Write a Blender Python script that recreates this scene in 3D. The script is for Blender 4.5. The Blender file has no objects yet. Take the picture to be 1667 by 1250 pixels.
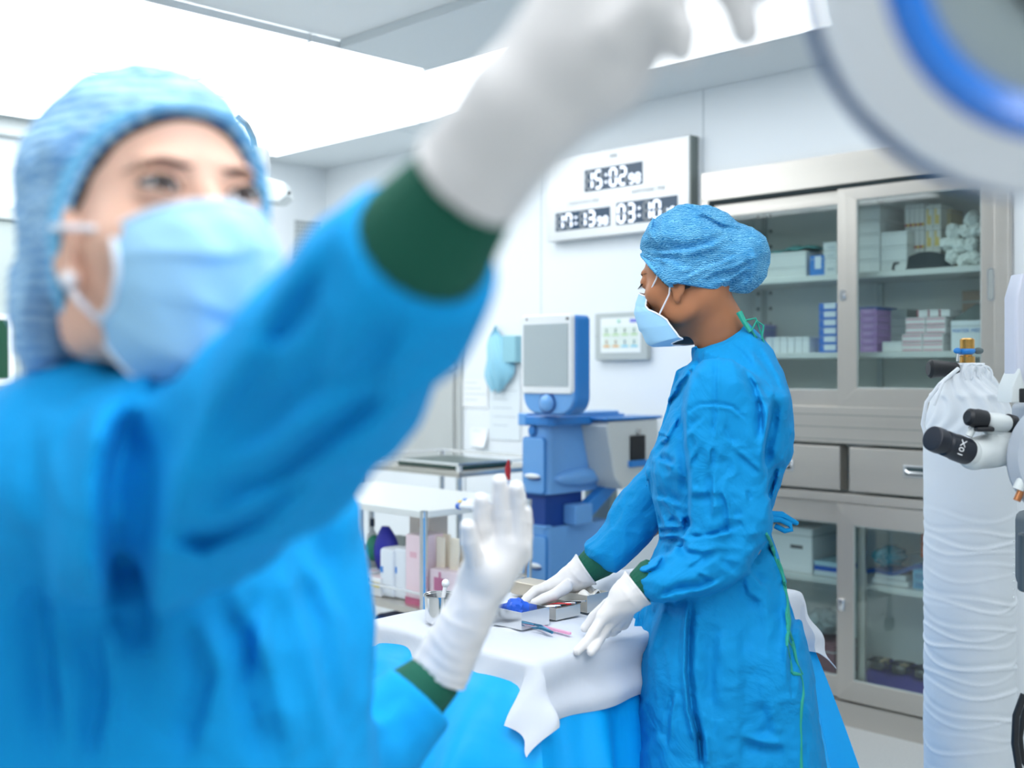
import bpy, bmesh, math, random
import numpy as np
from mathutils import Vector, Matrix, Euler
random.seed(7)
scene = bpy.context.scene
COL = scene.collection
# ------------------------------------------------------------------ camera
CAMH = 1.30          # camera height
FPX = 1852.0         # focal length in pixels of the 1667-wide frame (40 mm lens)
CX, CY = 833.5, 600.0
cam_d = bpy.data.cameras.new('camera'); cam = bpy.data.objects.new('camera', cam_d); COL.objects.link(cam)
cam.location = (0, 0, CAMH); cam.rotation_euler = (math.pi/2, 0, 0)
cam_d.sensor_fit = 'HORIZONTAL'; cam_d.sensor_width = 36; cam_d.lens = 40
cam_d.shift_y = (CY-625.0)/1667.0
cam_d.clip_start = 0.02
cam_d.dof.use_dof = True; cam_d.dof.focus_distance = 2.25; cam_d.dof.aperture_fstop = 2.8
scene.camera = cam
# ------------------------------------------------------------------ world, exposure
world = bpy.data.worlds.new('world'); scene.world = world; world.use_nodes = True
world.node_tree.nodes['Background'].inputs[0].default_value = (0.85, 0.95, 1.0, 1)
world.node_tree.nodes['Background'].inputs[1].default_value = 0.3
scene.view_settings.view_transform = 'Standard'; scene.view_settings.look = 'None'
scene.view_settings.gamma = 1.0; scene.view_settings.use_curve_mapping = False
scene.view_settings.exposure = 0.0
LIGHT, LIGHT_STRIP, LIGHT_NEAR = 4.0, 2.6, 6.6          # ceiling panels: over the left, strip by the wall, unseen fill on the camera side
# ------------------------------------------------------------------ placing helpers
def P(px, py, Y):    # point seen at pixel (px, py) at distance Y
    return Vector(((px-CX)/FPX*Y, Y, CAMH-(py-CY)/FPX*Y))
WROT = -math.pi/4; RT = math.sqrt(0.5)
def wl(px, py, ly):  # wall-frame (u, z) of a pixel on the plane local y = ly
    k = (px-CX)/FPX; u = ly*(k-1)/(1+k); Y = (ly-u)*RT
    return u, CAMH-(py-CY)/FPX*Y
def wu(px, ly): return wl(px, 600, ly)[0]
def wz(px, py, ly): return wl(px, py, ly)[1]
def w2l(v):          # world to wall frame
    return Vector(((v[0]-v[1])*RT, (v[0]+v[1])*RT, v[2]))
# ------------------------------------------------------------------ materials
def lin(c):
    if isinstance(c, str):
        c = [int(c[i:i+2], 16)/255 for i in (0, 2, 4)]
    return tuple(((x/12.92) if x <= .04045 else ((x+.055)/1.055)**2.4) for x in c)
MATS = {}
def mat(name, col, rough=.5, metal=0, spec=.5, bump=0, bscale=200, var=0, vscale=30, stretch=None, sheen=0, coat=0,
        trans=0, emit=None, estr=0, alpha=1, sss=0, detail=3, bdist=.002, warp=0):
    if name in MATS: return MATS[name]
    m = bpy.data.materials.new(name); m.use_nodes = True; nt = m.node_tree; b = nt.nodes['Principled BSDF']
    c = lin(col)
    b.inputs['Base Color'].default_value = (*c, 1); b.inputs['Roughness'].default_value = rough
    b.inputs['Metallic'].default_value = metal; b.inputs['Specular IOR Level'].default_value = spec
    b.inputs['Sheen Weight'].default_value = sheen; b.inputs['Coat Weight'].default_value = coat
    b.inputs['Transmission Weight'].default_value = trans; b.inputs['Alpha'].default_value = alpha
    if sss:
        b.inputs['Subsurface Weight'].default_value = sss; b.inputs['Subsurface Radius'].default_value = (1, .35, .2)
        b.inputs['Subsurface Scale'].default_value = .006
    if emit: b.inputs['Emission Color'].default_value = (*lin(emit), 1); b.inputs['Emission Strength'].default_value = estr
    if bump or var:
        tc = nt.nodes.new('ShaderNodeTexCoord'); mp = nt.nodes.new('ShaderNodeMapping')
        if stretch: mp.inputs['Scale'].default_value = stretch
        nt.links.new(tc.outputs['Object'], mp.inputs[0])
        def noise(sc):
            n = nt.nodes.new('ShaderNodeTexNoise'); n.inputs['Scale'].default_value = sc; n.inputs['Detail'].default_value = detail
            nt.links.new(mp.outputs[0], n.inputs['Vector']); return n
        if var:
            n = noise(vscale); r = nt.nodes.new('ShaderNodeValToRGB')
            r.color_ramp.elements[0].position = .3; r.color_ramp.elements[1].position = .7
            r.color_ramp.elements[0].color = (*[x*(1-var) for x in c], 1); r.color_ramp.elements[1].color = (*[min(1, x*(1+var*.5)) for x in c], 1)
            nt.links.new(n.outputs[0], r.inputs[0]); nt.links.new(r.outputs[0], b.inputs['Base Color'])
        if bump:
            n = noise(bscale); bp = nt.nodes.new('ShaderNodeBump'); bp.inputs['Strength'].default_value = bump
            bp.inputs['Distance'].default_value = bdist
            n.inputs['Distortion'].default_value = warp
            nt.links.new(n.outputs[0], bp.inputs['Height']); nt.links.new(bp.outputs[0], b.inputs['Normal'])
    MATS[name] = m; return m
def glass_mat(name, tint, refl=.08, clear=.9):
    if name in MATS: return MATS[name]
    m = bpy.data.materials.new(name); m.use_nodes = True; nt = m.node_tree; nt.nodes.clear()
    o = nt.nodes.new('ShaderNodeOutputMaterial'); t = nt.nodes.new('ShaderNodeBsdfTransparent'); g = nt.nodes.new('ShaderNodeBsdfGlossy')
    t.inputs[0].default_value = (*lin(tint), 1); g.inputs['Roughness'].default_value = .02
    mx = nt.nodes.new('ShaderNodeMixShader'); mx.inputs[0].default_value = refl
    nt.links.new(t.outputs[0], mx.inputs[1]); nt.links.new(g.outputs[0], mx.inputs[2]); nt.links.new(mx.outputs[0], o.inputs[0])
    MATS[name] = m; return m
# ------------------------------------------------------------------ bmesh shapes
def NB(): return bmesh.new()
def box(bm, x0, x1, y0, y1, z0, z1, bev=0, seg=2, rz=0, taper=None):
    vs = [bm.verts.new((x, y, z)) for x in (x0, x1) for y in (y0, y1) for z in (z0, z1)]
    f = [(0,1,3,2),(4,6,7,5),(0,4,5,1),(2,3,7,6),(0,2,6,4),(1,5,7,3)]
    fs = [bm.faces.new([vs[i] for i in q]) for q in f]
    if taper:
        cx, cy = (x0+x1)/2, (y0+y1)/2
        for v in vs:
            if v.co.z == max(z0, z1): v.co.x = cx+(v.co.x-cx)*taper; v.co.y = cy+(v.co.y-cy)*taper
    if rz:
        bmesh.ops.rotate(bm, verts=vs, cent=((x0+x1)/2, (y0+y1)/2, 0), matrix=Matrix.Rotation(rz, 3, 'Z'))
    if bev:
        es = list({e for v in vs for e in v.link_edges})
        bmesh.ops.bevel(bm, geom=es, offset=bev, segments=seg, profile=.5, affect='EDGES')
    return bm
def frame_of(d):
    d = Vector(d).normalized(); a = Vector((0, 0, 1)) if abs(d.z) < .9 else Vector((1, 0, 0))
    x = a.cross(d).normalized(); return x, d.cross(x).normalized(), d
def tube(bm, pts, r, n=10, cap=True):
    pts = [Vector(p) for p in pts]; rs = r if isinstance(r, (list, tuple)) else [r]*len(pts)
    rings = []; px = None
    for i, p in enumerate(pts):
        d = (pts[min(i+1, len(pts)-1)]-pts[max(i-1, 0)])
        if px is None: x, y, dd = frame_of(d)
        else:
            dd = d.normalized(); x = (px-dd*px.dot(dd))
            x = x.normalized() if x.length > 1e-6 else frame_of(d)[0]
            y = dd.cross(x)
        px = x
        rings.append([bm.verts.new(p+(x*math.cos(2*math.pi*k/n)+y*math.sin(2*math.pi*k/n))*rs[i]) for k in range(n)])
    for a, b in zip(rings, rings[1:]):
        for k in range(n): bm.faces.new((a[k], a[(k+1) % n], b[(k+1) % n], b[k]))
    if cap: bm.faces.new(rings[0][::-1]); bm.faces.new(rings[-1])
    return bm
def cyl(bm, c, r, h, axis='z', n=32, r2=None):
    c = Vector(c); a = {'x': Vector((1,0,0)), 'y': Vector((0,1,0)), 'z': Vector((0,0,1))}.get(axis, axis) if isinstance(axis, str) else Vector(axis).normalized()
    return tube(bm, [c, c+a*h], [r, r if r2 is None else r2], n)
def lathe(bm, prof, c=(0,0,0), axis=(0,0,1), n=32, cap=True):
    c = Vector(c); x, y, d = frame_of(axis); rings = []
    for r, h in prof: rings.append([bm.verts.new(c+d*h+(x*math.cos(2*math.pi*k/n)+y*math.sin(2*math.pi*k/n))*max(r, 1e-4)) for k in range(n)])
    for a, b in zip(rings, rings[1:]):
        for k in range(n): bm.faces.new((a[k], a[(k+1) % n], b[(k+1) % n], b[k]))
    if cap: bm.faces.new(rings[0][::-1]); bm.faces.new(rings[-1])
    return bm
def ball(bm, c, r, n=24):
    r = r if isinstance(r, (tuple, list, Vector)) else (r, r, r)
    bmesh.ops.create_uvsphere(bm, u_segments=n, v_segments=n//2, radius=1, matrix=Matrix.Translation(c) @ Matrix.Diagonal((*r, 1)))
    return bm
def prism(bm, poly, y0, y1, plane='xz', bev=0):   # outline given in (x, z), extruded in y (or xy -> z, yz -> x)
    def pt(a, b, t): return {'xz': (a, t, b), 'xy': (a, b, t), 'yz': (t, a, b)}[plane]
    A = [bm.verts.new(pt(a, b, y0)) for a, b in poly]; B = [bm.verts.new(pt(a, b, y1)) for a, b in poly]
    n = len(poly); bm.faces.new(A); bm.faces.new(B[::-1])
    for i in range(n): bm.faces.new((A[i], B[i], B[(i+1) % n], A[(i+1) % n]))
    bmesh.ops.recalc_face_normals(bm, faces=bm.faces[:])
    if bev:
        es = [e for e in bm.edges if (e.verts[0] in A and e.verts[1] in A) or (e.verts[0] in B and e.verts[1] in B)]
        bmesh.ops.bevel(bm, geom=es, offset=bev, segments=3, profile=.5, affect='EDGES')
    return bm
def rrect(x0, x1, z0, z1, r, n=6):
    out = []
    for cx, cz, a0 in ((x1-r, z1-r, 0), (x0+r, z1-r, 90), (x0+r, z0+r, 180), (x1-r, z0+r, 270)):
        for i in range(n+1):
            a = math.radians(a0+90*i/n); out.append((cx+r*math.cos(a), cz+r*math.sin(a)))
    return out
def sheet(bm, fn, nu, nv, closed_u=False):        # fn(u, v) -> point, u, v in 0..1
    g = [[bm.verts.new(fn(i/nu, j/nv)) for j in range(nv+1)] for i in range(nu if closed_u else nu+1)]
    N = len(g)
    for i in range(N if closed_u else N-1):
        for j in range(nv):
            bm.faces.new((g[i][j], g[(i+1) % N][j], g[(i+1) % N][j+1], g[i][j+1]))
    bm.normal_update(); return bm
# ------------------------------------------------------------------ object helpers
def mk(name, data, m=None, parent=None, smooth=True, loc=(0,0,0)):
    if isinstance(data, bmesh.types.BMesh):
        bmesh.ops.recalc_face_normals(data, faces=data.faces[:])
        me = bpy.data.meshes.new(name); data.to_mesh(me); data.free()
    else: me = data
    if smooth and len(me.polygons):
        me.polygons.foreach_set('use_smooth', [True]*len(me.polygons))
        try: me.set_sharp_from_angle(angle=math.radians(35))
        except Exception: pass
    if m: me.materials.append(m)
    o = bpy.data.objects.new(name, me); COL.objects.link(o); o.location = loc
    if smooth and len(me.polygons) < 4000:
        w = o.modifiers.new('weighted_normal', 'WEIGHTED_NORMAL'); w.keep_sharp = True
    if parent: o.parent = parent
    return o
def tag(o, label=None, cat=None, group=None, kind=None):
    if label: o['label'] = label
    if cat: o['category'] = cat
    if group: o['group'] = group
    if kind: o['kind'] = kind
    return o
class Thing:
    """an Empty at the thing's base that parents its parts; parts are given in the chosen frame (wall frame 'W' or world 'X')"""
    def __init__(s, name, label, cat, base, frame='W', group=None):
        s.base = Vector(base); s.e = bpy.data.objects.new(name, None); COL.objects.link(s.e); s.e.empty_display_size = .05
        tag(s.e, label, cat, group)
        if frame == 'W':
            s.e.rotation_euler = (0, 0, WROT); s.e.location = Matrix.Rotation(WROT, 3, 'Z') @ s.base
        else: s.e.location = s.base
    def part(s, name, bm, m, parent=None, label=None, smooth=True):
        if isinstance(bm, bmesh.types.BMesh):
            bmesh.ops.translate(bm, verts=bm.verts[:], vec=-s.base)
        o = mk(name, bm, m, parent or s.e, smooth)
        if label: o['label'] = label
        return o
def single(name, bm, m, label, cat, base, frame='W', group=None, kind=None, smooth=True):
    base = Vector(base); bmesh.ops.translate(bm, verts=bm.verts[:], vec=-base)
    o = mk(name, bm, m, None, smooth); tag(o, label, cat, group, kind)
    if frame == 'W': o.rotation_euler = (0, 0, WROT); o.location = Matrix.Rotation(WROT, 3, 'Z') @ base
    else: o.location = base
    return o
def struct(name, bm, m, parent=None, frame='W', smooth=False):
    o = mk(name, bm, m, parent, smooth)
    if not parent:
        o['kind'] = 'structure'
        if frame == 'W': o.rotation_euler = (0, 0, WROT)
    return o
def text_bm(txt, size, m, parent, loc, rot, name='lettering', ext=.0004, align='CENTER', bold=0):
    cu = bpy.data.curves.new(name, 'FONT'); cu.body = txt; cu.size = size; cu.extrude = ext; cu.align_x = align; cu.align_y = 'CENTER'; cu.offset = bold
    t = bpy.data.objects.new(name, cu); COL.objects.link(t)
    me = bpy.data.meshes.new_from_object(t.evaluated_get(bpy.context.evaluated_depsgraph_get()))
    bpy.data.objects.remove(t); bpy.data.curves.remove(cu)
    me.materials.clear(); me.materials.append(m); me.name = name
    o = bpy.data.objects.new(name, me); COL.objects.link(o); o.parent = parent; o.location = loc; o.rotation_euler = rot
    return o
# ------------------------------------------------------------------ implicit surfaces (narrow band + surface nets)
def smin(a, b, k):
    h = np.clip(.5+.5*(b-a)/k, 0, 1); return b*(1-h)+a*h-k*h*(1-h)
def smax(a, b, k): return -smin(-a, -b, k)
def cone(Q, a, b, ra, rb):
    a = np.array(a, float); b = np.array(b, float); ba = b-a; pa = Q-a
    h = np.clip(pa@ba/max(ba@ba, 1e-12), 0, 1); return np.linalg.norm(pa-h[:, None]*ba, axis=1)-(ra+(rb-ra)*h)
def chain(Q, pts, rs, k=.004):
    d = None
    for i in range(len(pts)-1):
        c = cone(Q, pts[i], pts[i+1], rs[i], rs[i+1]); d = c if d is None else smin(d, c, k)
    return d
def ell(Q, c, r, M=None):
    p = Q-np.array(c, float)
    if M is not None: p = p@np.array(M)
    r = np.array(r, float); k1 = np.linalg.norm(p/r, axis=1); k2 = np.linalg.norm(p/(r*r), axis=1)+1e-9
    return k1*(k1-1)/k2
_rs = np.random.RandomState(5); _LAT = _rs.rand(32, 32, 32).astype(np.float32)*2-1
def vnoise(Q, s):
    p = Q*s; i = np.floor(p).astype(int); f = p-i; f = f*f*(3-2*f); i &= 31; j = (i+1) & 31
    x0, y0, z0 = i.T; x1, y1, z1 = j.T; fx, fy, fz = f.T; L = _LAT
    a = (L[x0,y0,z0]*(1-fx)+L[x1,y0,z0]*fx)*(1-fy)+(L[x0,y1,z0]*(1-fx)+L[x1,y1,z0]*fx)*fy
    b = (L[x0,y0,z1]*(1-fx)+L[x1,y0,z1]*fx)*(1-fy)+(L[x0,y1,z1]*(1-fx)+L[x1,y1,z1]*fx)*fy
    return a*(1-fz)+b*fz
def surf(name, f, lo, hi, h, coarse=4):
    """mesh of the zero level of f over the box lo..hi with cells of size h"""
    lo = np.array(lo, float); hi = np.array(hi, float); H = h*coarse
    nc = np.ceil((hi-lo)/H).astype(int)+1; n = nc*coarse
    ax = [lo[k]+H*(np.arange(nc[k])+.5) for k in range(3)]
    G = np.stack(np.meshgrid(*ax, indexing='ij'), -1).reshape(-1, 3); dc = f(G)
    near = (np.abs(dc) < H*1.9).reshape(nc)
    V = np.repeat(np.repeat(np.repeat(np.where(dc < 0, -1., 1.).reshape(nc), coarse, 0), coarse, 1), coarse, 2).astype(np.float32)
    M = np.repeat(np.repeat(np.repeat(near, coarse, 0), coarse, 1), coarse, 2)
    idx = np.argwhere(M); vals = np.empty(len(idx), np.float32)
    for s in range(0, len(idx), 400000): vals[s:s+400000] = f(lo+h*(idx[s:s+400000]+.5))
    V[tuple(idx.T)] = vals
    V[0] = V[-1] = 1; V[:, 0] = V[:, -1] = 1; V[:, :, 0] = V[:, :, -1] = 1
    S = V < 0; nx, ny, nz = V.shape; cs = (nx-1, ny-1, nz-1)
    acc = np.zeros(cs+(3,), np.float32); cnt = np.zeros(cs, np.float32)
    import itertools
    for ax_ in range(3):
        A = [slice(None)]*3; B = [slice(None)]*3; A[ax_] = slice(0, -1); B[ax_] = slice(1, None)
        va, vb = V[tuple(A)], V[tuple(B)]; cr = (S[tuple(A)] != S[tuple(B)])
        t = np.where(cr, va/np.where(cr, va-vb, 1), 0)
        o1, o2 = [k for k in range(3) if k != ax_]
        for i, j in itertools.product((0, 1), (0, 1)):
            sl = [slice(None)]*3; sl[o1] = slice(i, i+cs[o1]); sl[o2] = slice(j, j+cs[o2]); sl = tuple(sl)
            c = cr[sl]; cnt += c; off = np.zeros(cs+(3,), np.float32)
            off[..., ax_] = t[sl]; off[..., o1] = i; off[..., o2] = j; acc += off*c[..., None]
    act = cnt > 0; vid = np.full(cs, -1, np.int64); ids = np.argwhere(act); vid[act] = np.arange(len(ids))
    pts = lo+h*(ids+.5+acc[act]/cnt[act][:, None]); quads = []
    for ax_ in range(3):
        A = [slice(None)]*3; B = [slice(None)]*3; A[ax_] = slice(0, -1); B[ax_] = slice(1, None)
        cr = S[tuple(A)] != S[tuple(B)]; e = np.argwhere(cr); o1, o2 = [k for k in range(3) if k != ax_]
        ok = (e[:, o1] > 0) & (e[:, o2] > 0) & (e[:, o1] < cs[o1]) & (e[:, o2] < cs[o2]); e = e[ok]
        if len(e) == 0: continue
        def g(i, j):
            q = e.copy(); q[:, o1] -= i; q[:, o2] -= j; return vid[tuple(q.T)]
        Q = np.stack([g(1, 1), g(0, 1), g(0, 0), g(1, 0)], 1)
        flip = S[tuple(A)][tuple(e.T)] ^ (ax_ == 1)
        Q[~flip] = Q[~flip][:, ::-1]; quads.append(Q)
    Q = np.concatenate(quads); me = bpy.data.meshes.new(name)
    me.vertices.add(len(pts)); me.vertices.foreach_set('co', pts.astype(np.float32).ravel())
    me.loops.add(Q.size); me.loops.foreach_set('vertex_index', Q.astype(np.int32).ravel())
    me.polygons.add(len(Q)); me.polygons.foreach_set('loop_start', np.arange(0, Q.size, 4, dtype=np.int32))
    me.polygons.foreach_set('use_smooth', np.ones(len(Q), bool))
    me.update(); me.validate(); return me
def smk(name, f, lo, hi, h, m, parent=None, base=(0,0,0), coarse=4):
    """implicit mesh object; f takes world points, mesh verts are stored relative to base"""
    me = surf(name, f, lo, hi, h, coarse); me.transform(Matrix.Translation(-Vector(base))); me.materials.append(m)
    o = bpy.data.objects.new(name, me); COL.objects.link(o)
    if parent: o.parent = parent
    else: o.location = base
    return o
def a_(v): return np.array(v, float)
# ================================================================== the room (wall frame: x = along the main wall, y = into it)
WY = 3.818; UL = -5.315; UR = 2.2; YB = -2.6; CZ = 2.434
M_wall = mat('wall_panel', 'e9eef1', .45, bump=.05, bscale=20)
M_ceil = mat('ceiling_white', 'f4f6f6', .7)
M_band = mat('ceiling_edge', 'dfe5e7', .6)
M_joint = mat('panel_joint', 'c9d1d5', .6)
M_steel = mat('brushed_steel', 'cac5bd', .30, .82, bump=.25, bscale=60, var=.10, vscale=8, stretch=(1, 1, .02))
M_steelh = mat('brushed_steel_rail', 'ccc7bf', .32, .82, bump=.2, bscale=60, var=.10, vscale=6, stretch=(.04, 1, 1))
M_chrome = mat('polished_steel', 'e2e3e4', .12, .95)
M_dull = mat('matt_steel_sheet', 'c9cbc8', .42, .55, var=.05, vscale=3)
M_shelf = mat('shelf_steel', 'd8dbd8', .4, .35)
M_black = mat('black_plastic', '14181d', .45)
M_gap = mat('dark_gap', '1b2a2c', .8)
M_floor = mat('floor_terrazzo', 'c9cccb', .35, var=.12, vscale=160, detail=2)
M_glass = glass_mat('cabinet_glass', 'f1f8f7', .06)
M_white = mat('white_plastic', 'f0f3f5', .4)
M_paper = mat('white_card', 'eef1f2', .7)
b = NB(); box(b, UL-.1, UR+.1, YB-.1, WY+.5, -.1, 0); struct('floor', b, M_floor)
# ceiling with openings filled by light panels
b = NB(); box(b, UL-.1, UR+.1, YB-.1, WY+.5, CZ+.03, CZ+.13); struct('ceiling', b, M_ceil)
# main wall with an opening for the built-in cabinet
CU0, CU1 = wu(1152, WY), wu(1641, WY); CZ0, CZ1 = .0, 2.075
b = NB()
box(b, UL-.1, CU0, WY, WY+.1, 0, CZ+.03); box(b, CU1, UR, WY, WY+.1, 0, CZ+.03); box(b, CU0, CU1, WY, WY+.1, CZ1, CZ+.03)
struct('wall_back', b, M_wall)
b = NB(); box(b, UL-.1, UL, YB, WY, 0, CZ+.03); struct('wall_left', b, M_wall)
b = NB(); box(b, UR, UR+.1, YB, WY, 0, CZ+.03); struct('wall_right', b, mat('wall_plain_grey', 'c2c9cc', .6))
b = NB(); box(b, UL-.1, UR+.1, YB-.1, YB, 0, CZ+.03); struct('wall_front', b, mat('wall_plain_grey', 'c2c9cc', .6))
# lowered ceiling edge between the light strip and the wall
b = NB(); box(b, UL, UR, 3.425, WY-.001, CZ, CZ+.029); struct('trim_1', b, M_band)
b = NB(); box(b, -3.28, UR, 2.42, 2.825, CZ, CZ+.029); struct('trim_2', b, M_band)
# panel joints of the wall
for n, px in ((3, 1145), (4, 881)):
    u = wu(px, WY); b = NB(); box(b, u-.003, u+.003, WY-.0015, WY+.001, 0 if px < 1000 else CZ1+.02, CZ); struct('trim_%d' % n, b, M_joint)
for n, u in ((5, -1.93), (6, -3.12), (7, -4.2)):
    b = NB(); box(b, u-.003, u+.003, 3.43, WY-.002, CZ-.0015, CZ+.001); struct('trim_%d' % n, b, M_joint)
b = NB(); box(b, UL+.0, UL+.05, YB, 3.4, CZ-.075, CZ+.029, .006); struct('trim_8', b, mat('cornice_grey', 'c9d0d0', .5))
# left wall double door, grey-green, with a small dark window
def LY(px): k = (px-CX)/FPX; return -UL*(1+k)/(1-k)
def LZ(px, py): return CAMH-(py-CY)/FPX*((LY(px)-UL)*RT)
yd1 = LY(62); zt = LZ(10, 338)
M_door = mat('door_grey', 'b9c4c2', .4, var=.04, vscale=4); M_dframe = mat('door_frame', 'c7cecd', .35, .3)
b = NB(); box(b, UL-.002, UL+.03, .72, yd1-.07, .01, zt-.06, .004); d1 = struct('door_1', b, M_door); d1['kind'] = 'structure'
b = NB(); box(b, UL, UL+.05, .65, yd1, zt-.06, zt, .004); box(b, UL, UL+.05, yd1-.07, yd1, 0, zt-.06, .004); box(b, UL, UL+.05, .65, .72, 0, zt-.06, .004); struct('door_frame', b, M_dframe, d1)
b = NB(); box(b, UL+.03, UL+.04, 1.55, LY(20), LZ(10, 630), LZ(10, 512), .003); struct('window_frame', b, M_white, d1)
b = NB(); box(b, UL+.041, UL+.043, 1.59, LY(8), LZ(10, 616), LZ(10, 521)); struct('window_pane', b, mat('dark_green_pane', '1f4f3a', .1), d1)
# ------------------------------------------------------------------ ceiling lights
M_em = mat('light_panel', 'ffffff', .5, emit='f6fbff', estr=LIGHT); M_em2 = mat('light_panel_strip', 'ffffff', .5, emit='f6fbff', estr=LIGHT_STRIP); M_em3 = mat('light_panel_fill', 'ffffff', .5, emit='fafcff', estr=LIGHT_NEAR)
M_lframe = mat('light_frame', 'f2f5f6', .5)
def panel_light(u0, u1, y0, y1, label, group, em=None):
    t = Thing('ceiling_light', label, 'ceiling light', ((u0+u1)/2, (y0+y1)/2, CZ+.03), group=group)
    b = NB(); box(b, u0+.005, u1-.005, y0+.005, y1-.005, CZ+.004, CZ+.028); t.part('diffuser', b, em or M_em, smooth=False)
    b = NB()
    for a in ((u0, u1, y0, y0+.005), (u0, u1, y1-.005, y1), (u0, u0+.005, y0+.005, y1-.005), (u1-.005, u1, y0+.005, y1-.005)): box(b, *a, CZ+.001, CZ+.028)
    t.part('frame', b, M_lframe, smooth=False)
SL = ['rectangular ceiling light panel in the strip along the back wall, at the far corner', 'rectangular ceiling light panel in the strip, second from the far corner',
      'rectangular ceiling light panel in the strip above the raised sleeve', 'rectangular ceiling light panel in the strip above the clock', 'rectangular ceiling light panel in the strip above the glass cabinet',
      'rectangular ceiling light panel in the strip, right of the glass cabinet']
for i in range(6):
    u0 = -5.2+i*1.2; panel_light(u0, u0+1.195, 2.835, 3.418, SL[i], 'strip of ceiling light panels along the back wall', M_em2)
for i, (u0, y0, dy) in enumerate(((-5.2, .3, 1), (-4.24, .3, 1), (-5.2, 1.3, 1), (-4.24, 1.3, 1), (-5.2, 2.3, .53), (-4.24, 2.3, .53))):
    panel_light(u0, u0+.955, y0, y0+dy-.004, 'ceiling light panel at upper left, '+['over the door', 'nearest the camera', 'beside the door wall', 'above the capped head', 'next to the strip, at the door wall', 'next to the strip, inner one'][i], 'ceiling light panels over the left of the room')
for i, (u0, y0) in enumerate(((-1.9, -1.6), (.7, -.6), (-1.6, .2), (-.3, .2))):  # unseen panels added to light the foreground from the front
    panel_light(u0, u0+1.1, y0, y0+1.0, 'added square ceiling light panel out of view, '+['behind the camera on the left', 'beyond the microscope', 'above the surgeon', 'above the camera'][i], 'added square ceiling light panels over the camera side', M_em3)
# ------------------------------------------------------------------ wall clock
cy = WY-.055; cu0, cz0 = wl(890, 397, cy); cu1, cz1 = wl(1122, 218, cy); cz0 = wz(1040, 378, cy); cz1 = wz(1000, 241, cy)
M_cf = mat('clock_face', 'cfd1d2', .35, .5, var=.03, vscale=6, stretch=(1, 1, .05)); M_seg = mat('lit_segment', 'ffffff', emit='dfe9ff', estr=1.2)
M_ghost = mat('unlit_segment', '8b9094', .4); M_disp = mat('display_window', '123a56', .25)
clk = Thing('wall_clock', 'large white metal wall clock with three lit digital readouts', 'clock', ((cu0+cu1)/2, WY-.002, cz0))
b = NB(); box(b, cu0, cu1, cy, WY-.002, cz0, cz1, .004); clk.part('housing', b, M_cf)
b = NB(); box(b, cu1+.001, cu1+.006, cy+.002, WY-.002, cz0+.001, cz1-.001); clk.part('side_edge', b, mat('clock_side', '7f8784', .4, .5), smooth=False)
SEG = {'0': 'abcdef', '1': 'bc', '2': 'abged', '3': 'abgcd', '5': 'afgcd', '6': 'afgedc', '7': 'abcf', '8': 'abcdefg', '9': 'abcdfg', '4': 'fgbc'}
def seg_poly(s, x, z, w, h, t):
    g = t*.15
    hor = lambda zc: [(x+t*.5+g, zc), (x+t+g, zc+t/2), (x+w-t-g, zc+t/2), (x+w-t*.5-g, zc), (x+w-t-g, zc-t/2), (x+t+g, zc-t/2)]
    ver = lambda xc, za, zb: [(xc, za+g+t*.1), (xc-t/2, za+t*.5+g), (xc-t/2, zb-t*.5-g), (xc, zb-g-t*.1), (xc+t/2, zb-t*.5-g), (xc+t/2, za+t*.5+g)]
    m = z+h/2
    return {'a': hor(z+h-t/2), 'g': hor(m), 'd': hor(z+t/2), 'b': ver(x+w-t/2, m, z+h-t/2), 'c': ver(x+w-t/2, z+t/2, m), 'f': ver(x+t/2, m, z+h-t/2), 'e': ver(x+t/2, z+t/2, m)}[s]
def display(px0, px1, py0c, py1c, big, small):
    pc = (px0+px1)/2; u0, u1 = wu(px0, cy), wu(px1, cy); z1, z0 = wz(pc, py0c, cy), wz(pc, py1c, cy); W, H = u1-u0, z1-z0
    b = NB(); box(b, u0, u1, cy-.002, cy+.001, z0, z1); dp = clk.part('display', b, M_disp, smooth=False)
    on, off = NB(), NB(); x = u0+.02*W; dw = W*.134; h = H*.86; zb = z0+.06*H; t = dw*.23
    for ch in big:
        if ch == ':':
            for zz in (.3, .68): box(on, x+.008, x+.008+t, cy-.0045, cy-.0025, zb+h*zz-t/2, zb+h*zz+t/2)
            x += dw*.72; continue
        for s in 'abcdefg': prism(on if s in SEG[ch] else off, seg_poly(s, x, zb, dw, h, t), cy-.0045 if s in SEG[ch] else cy-.003, cy-.0022)
        x += dw*1.22
    sw = (u1-x-.002)/2.05; x += .002
    for ch in small:
        for s in 'abcdefg': prism(on if s in SEG[ch] else off, seg_poly(s, x, zb, sw*.80, h*.55, t*.66), cy-.0045 if s in SEG[ch] else cy-.003, cy-.0022)
        x += sw
    clk.part('lit_digits', on, M_seg, dp, smooth=False); clk.part('unlit_digits', off, M_ghost, dp, smooth=False)
display(952, 1046, 270, 306, '15:02', '98'); display(905, 993, 342, 372, '17:13', '98'); display(1004, 1103, 324, 361, '03:10', '16')
M_letter = mat('grey_lettering', 'b5b9ba', .6)
def wtext(txt, px, py, size, ly, parent, base, m, **kw):
    u, z = wl(px, py, ly); return text_bm(txt, size, m, parent, Vector((u, ly, z))-base, (math.pi/2, 0, 0), **kw)
wtext('TIME', 998, 254, .022, cy-.001, clk.e, clk.base, M_letter); wtext('ANESTHESIA TIME', 1055, 309, .022, cy-.001, clk.e, clk.base, M_letter)
wtext('OPERATION TIME', 950, 329, .022, cy-.001, clk.e, clk.base, mat('pale_lettering', 'd4d7d8', .6))
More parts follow.
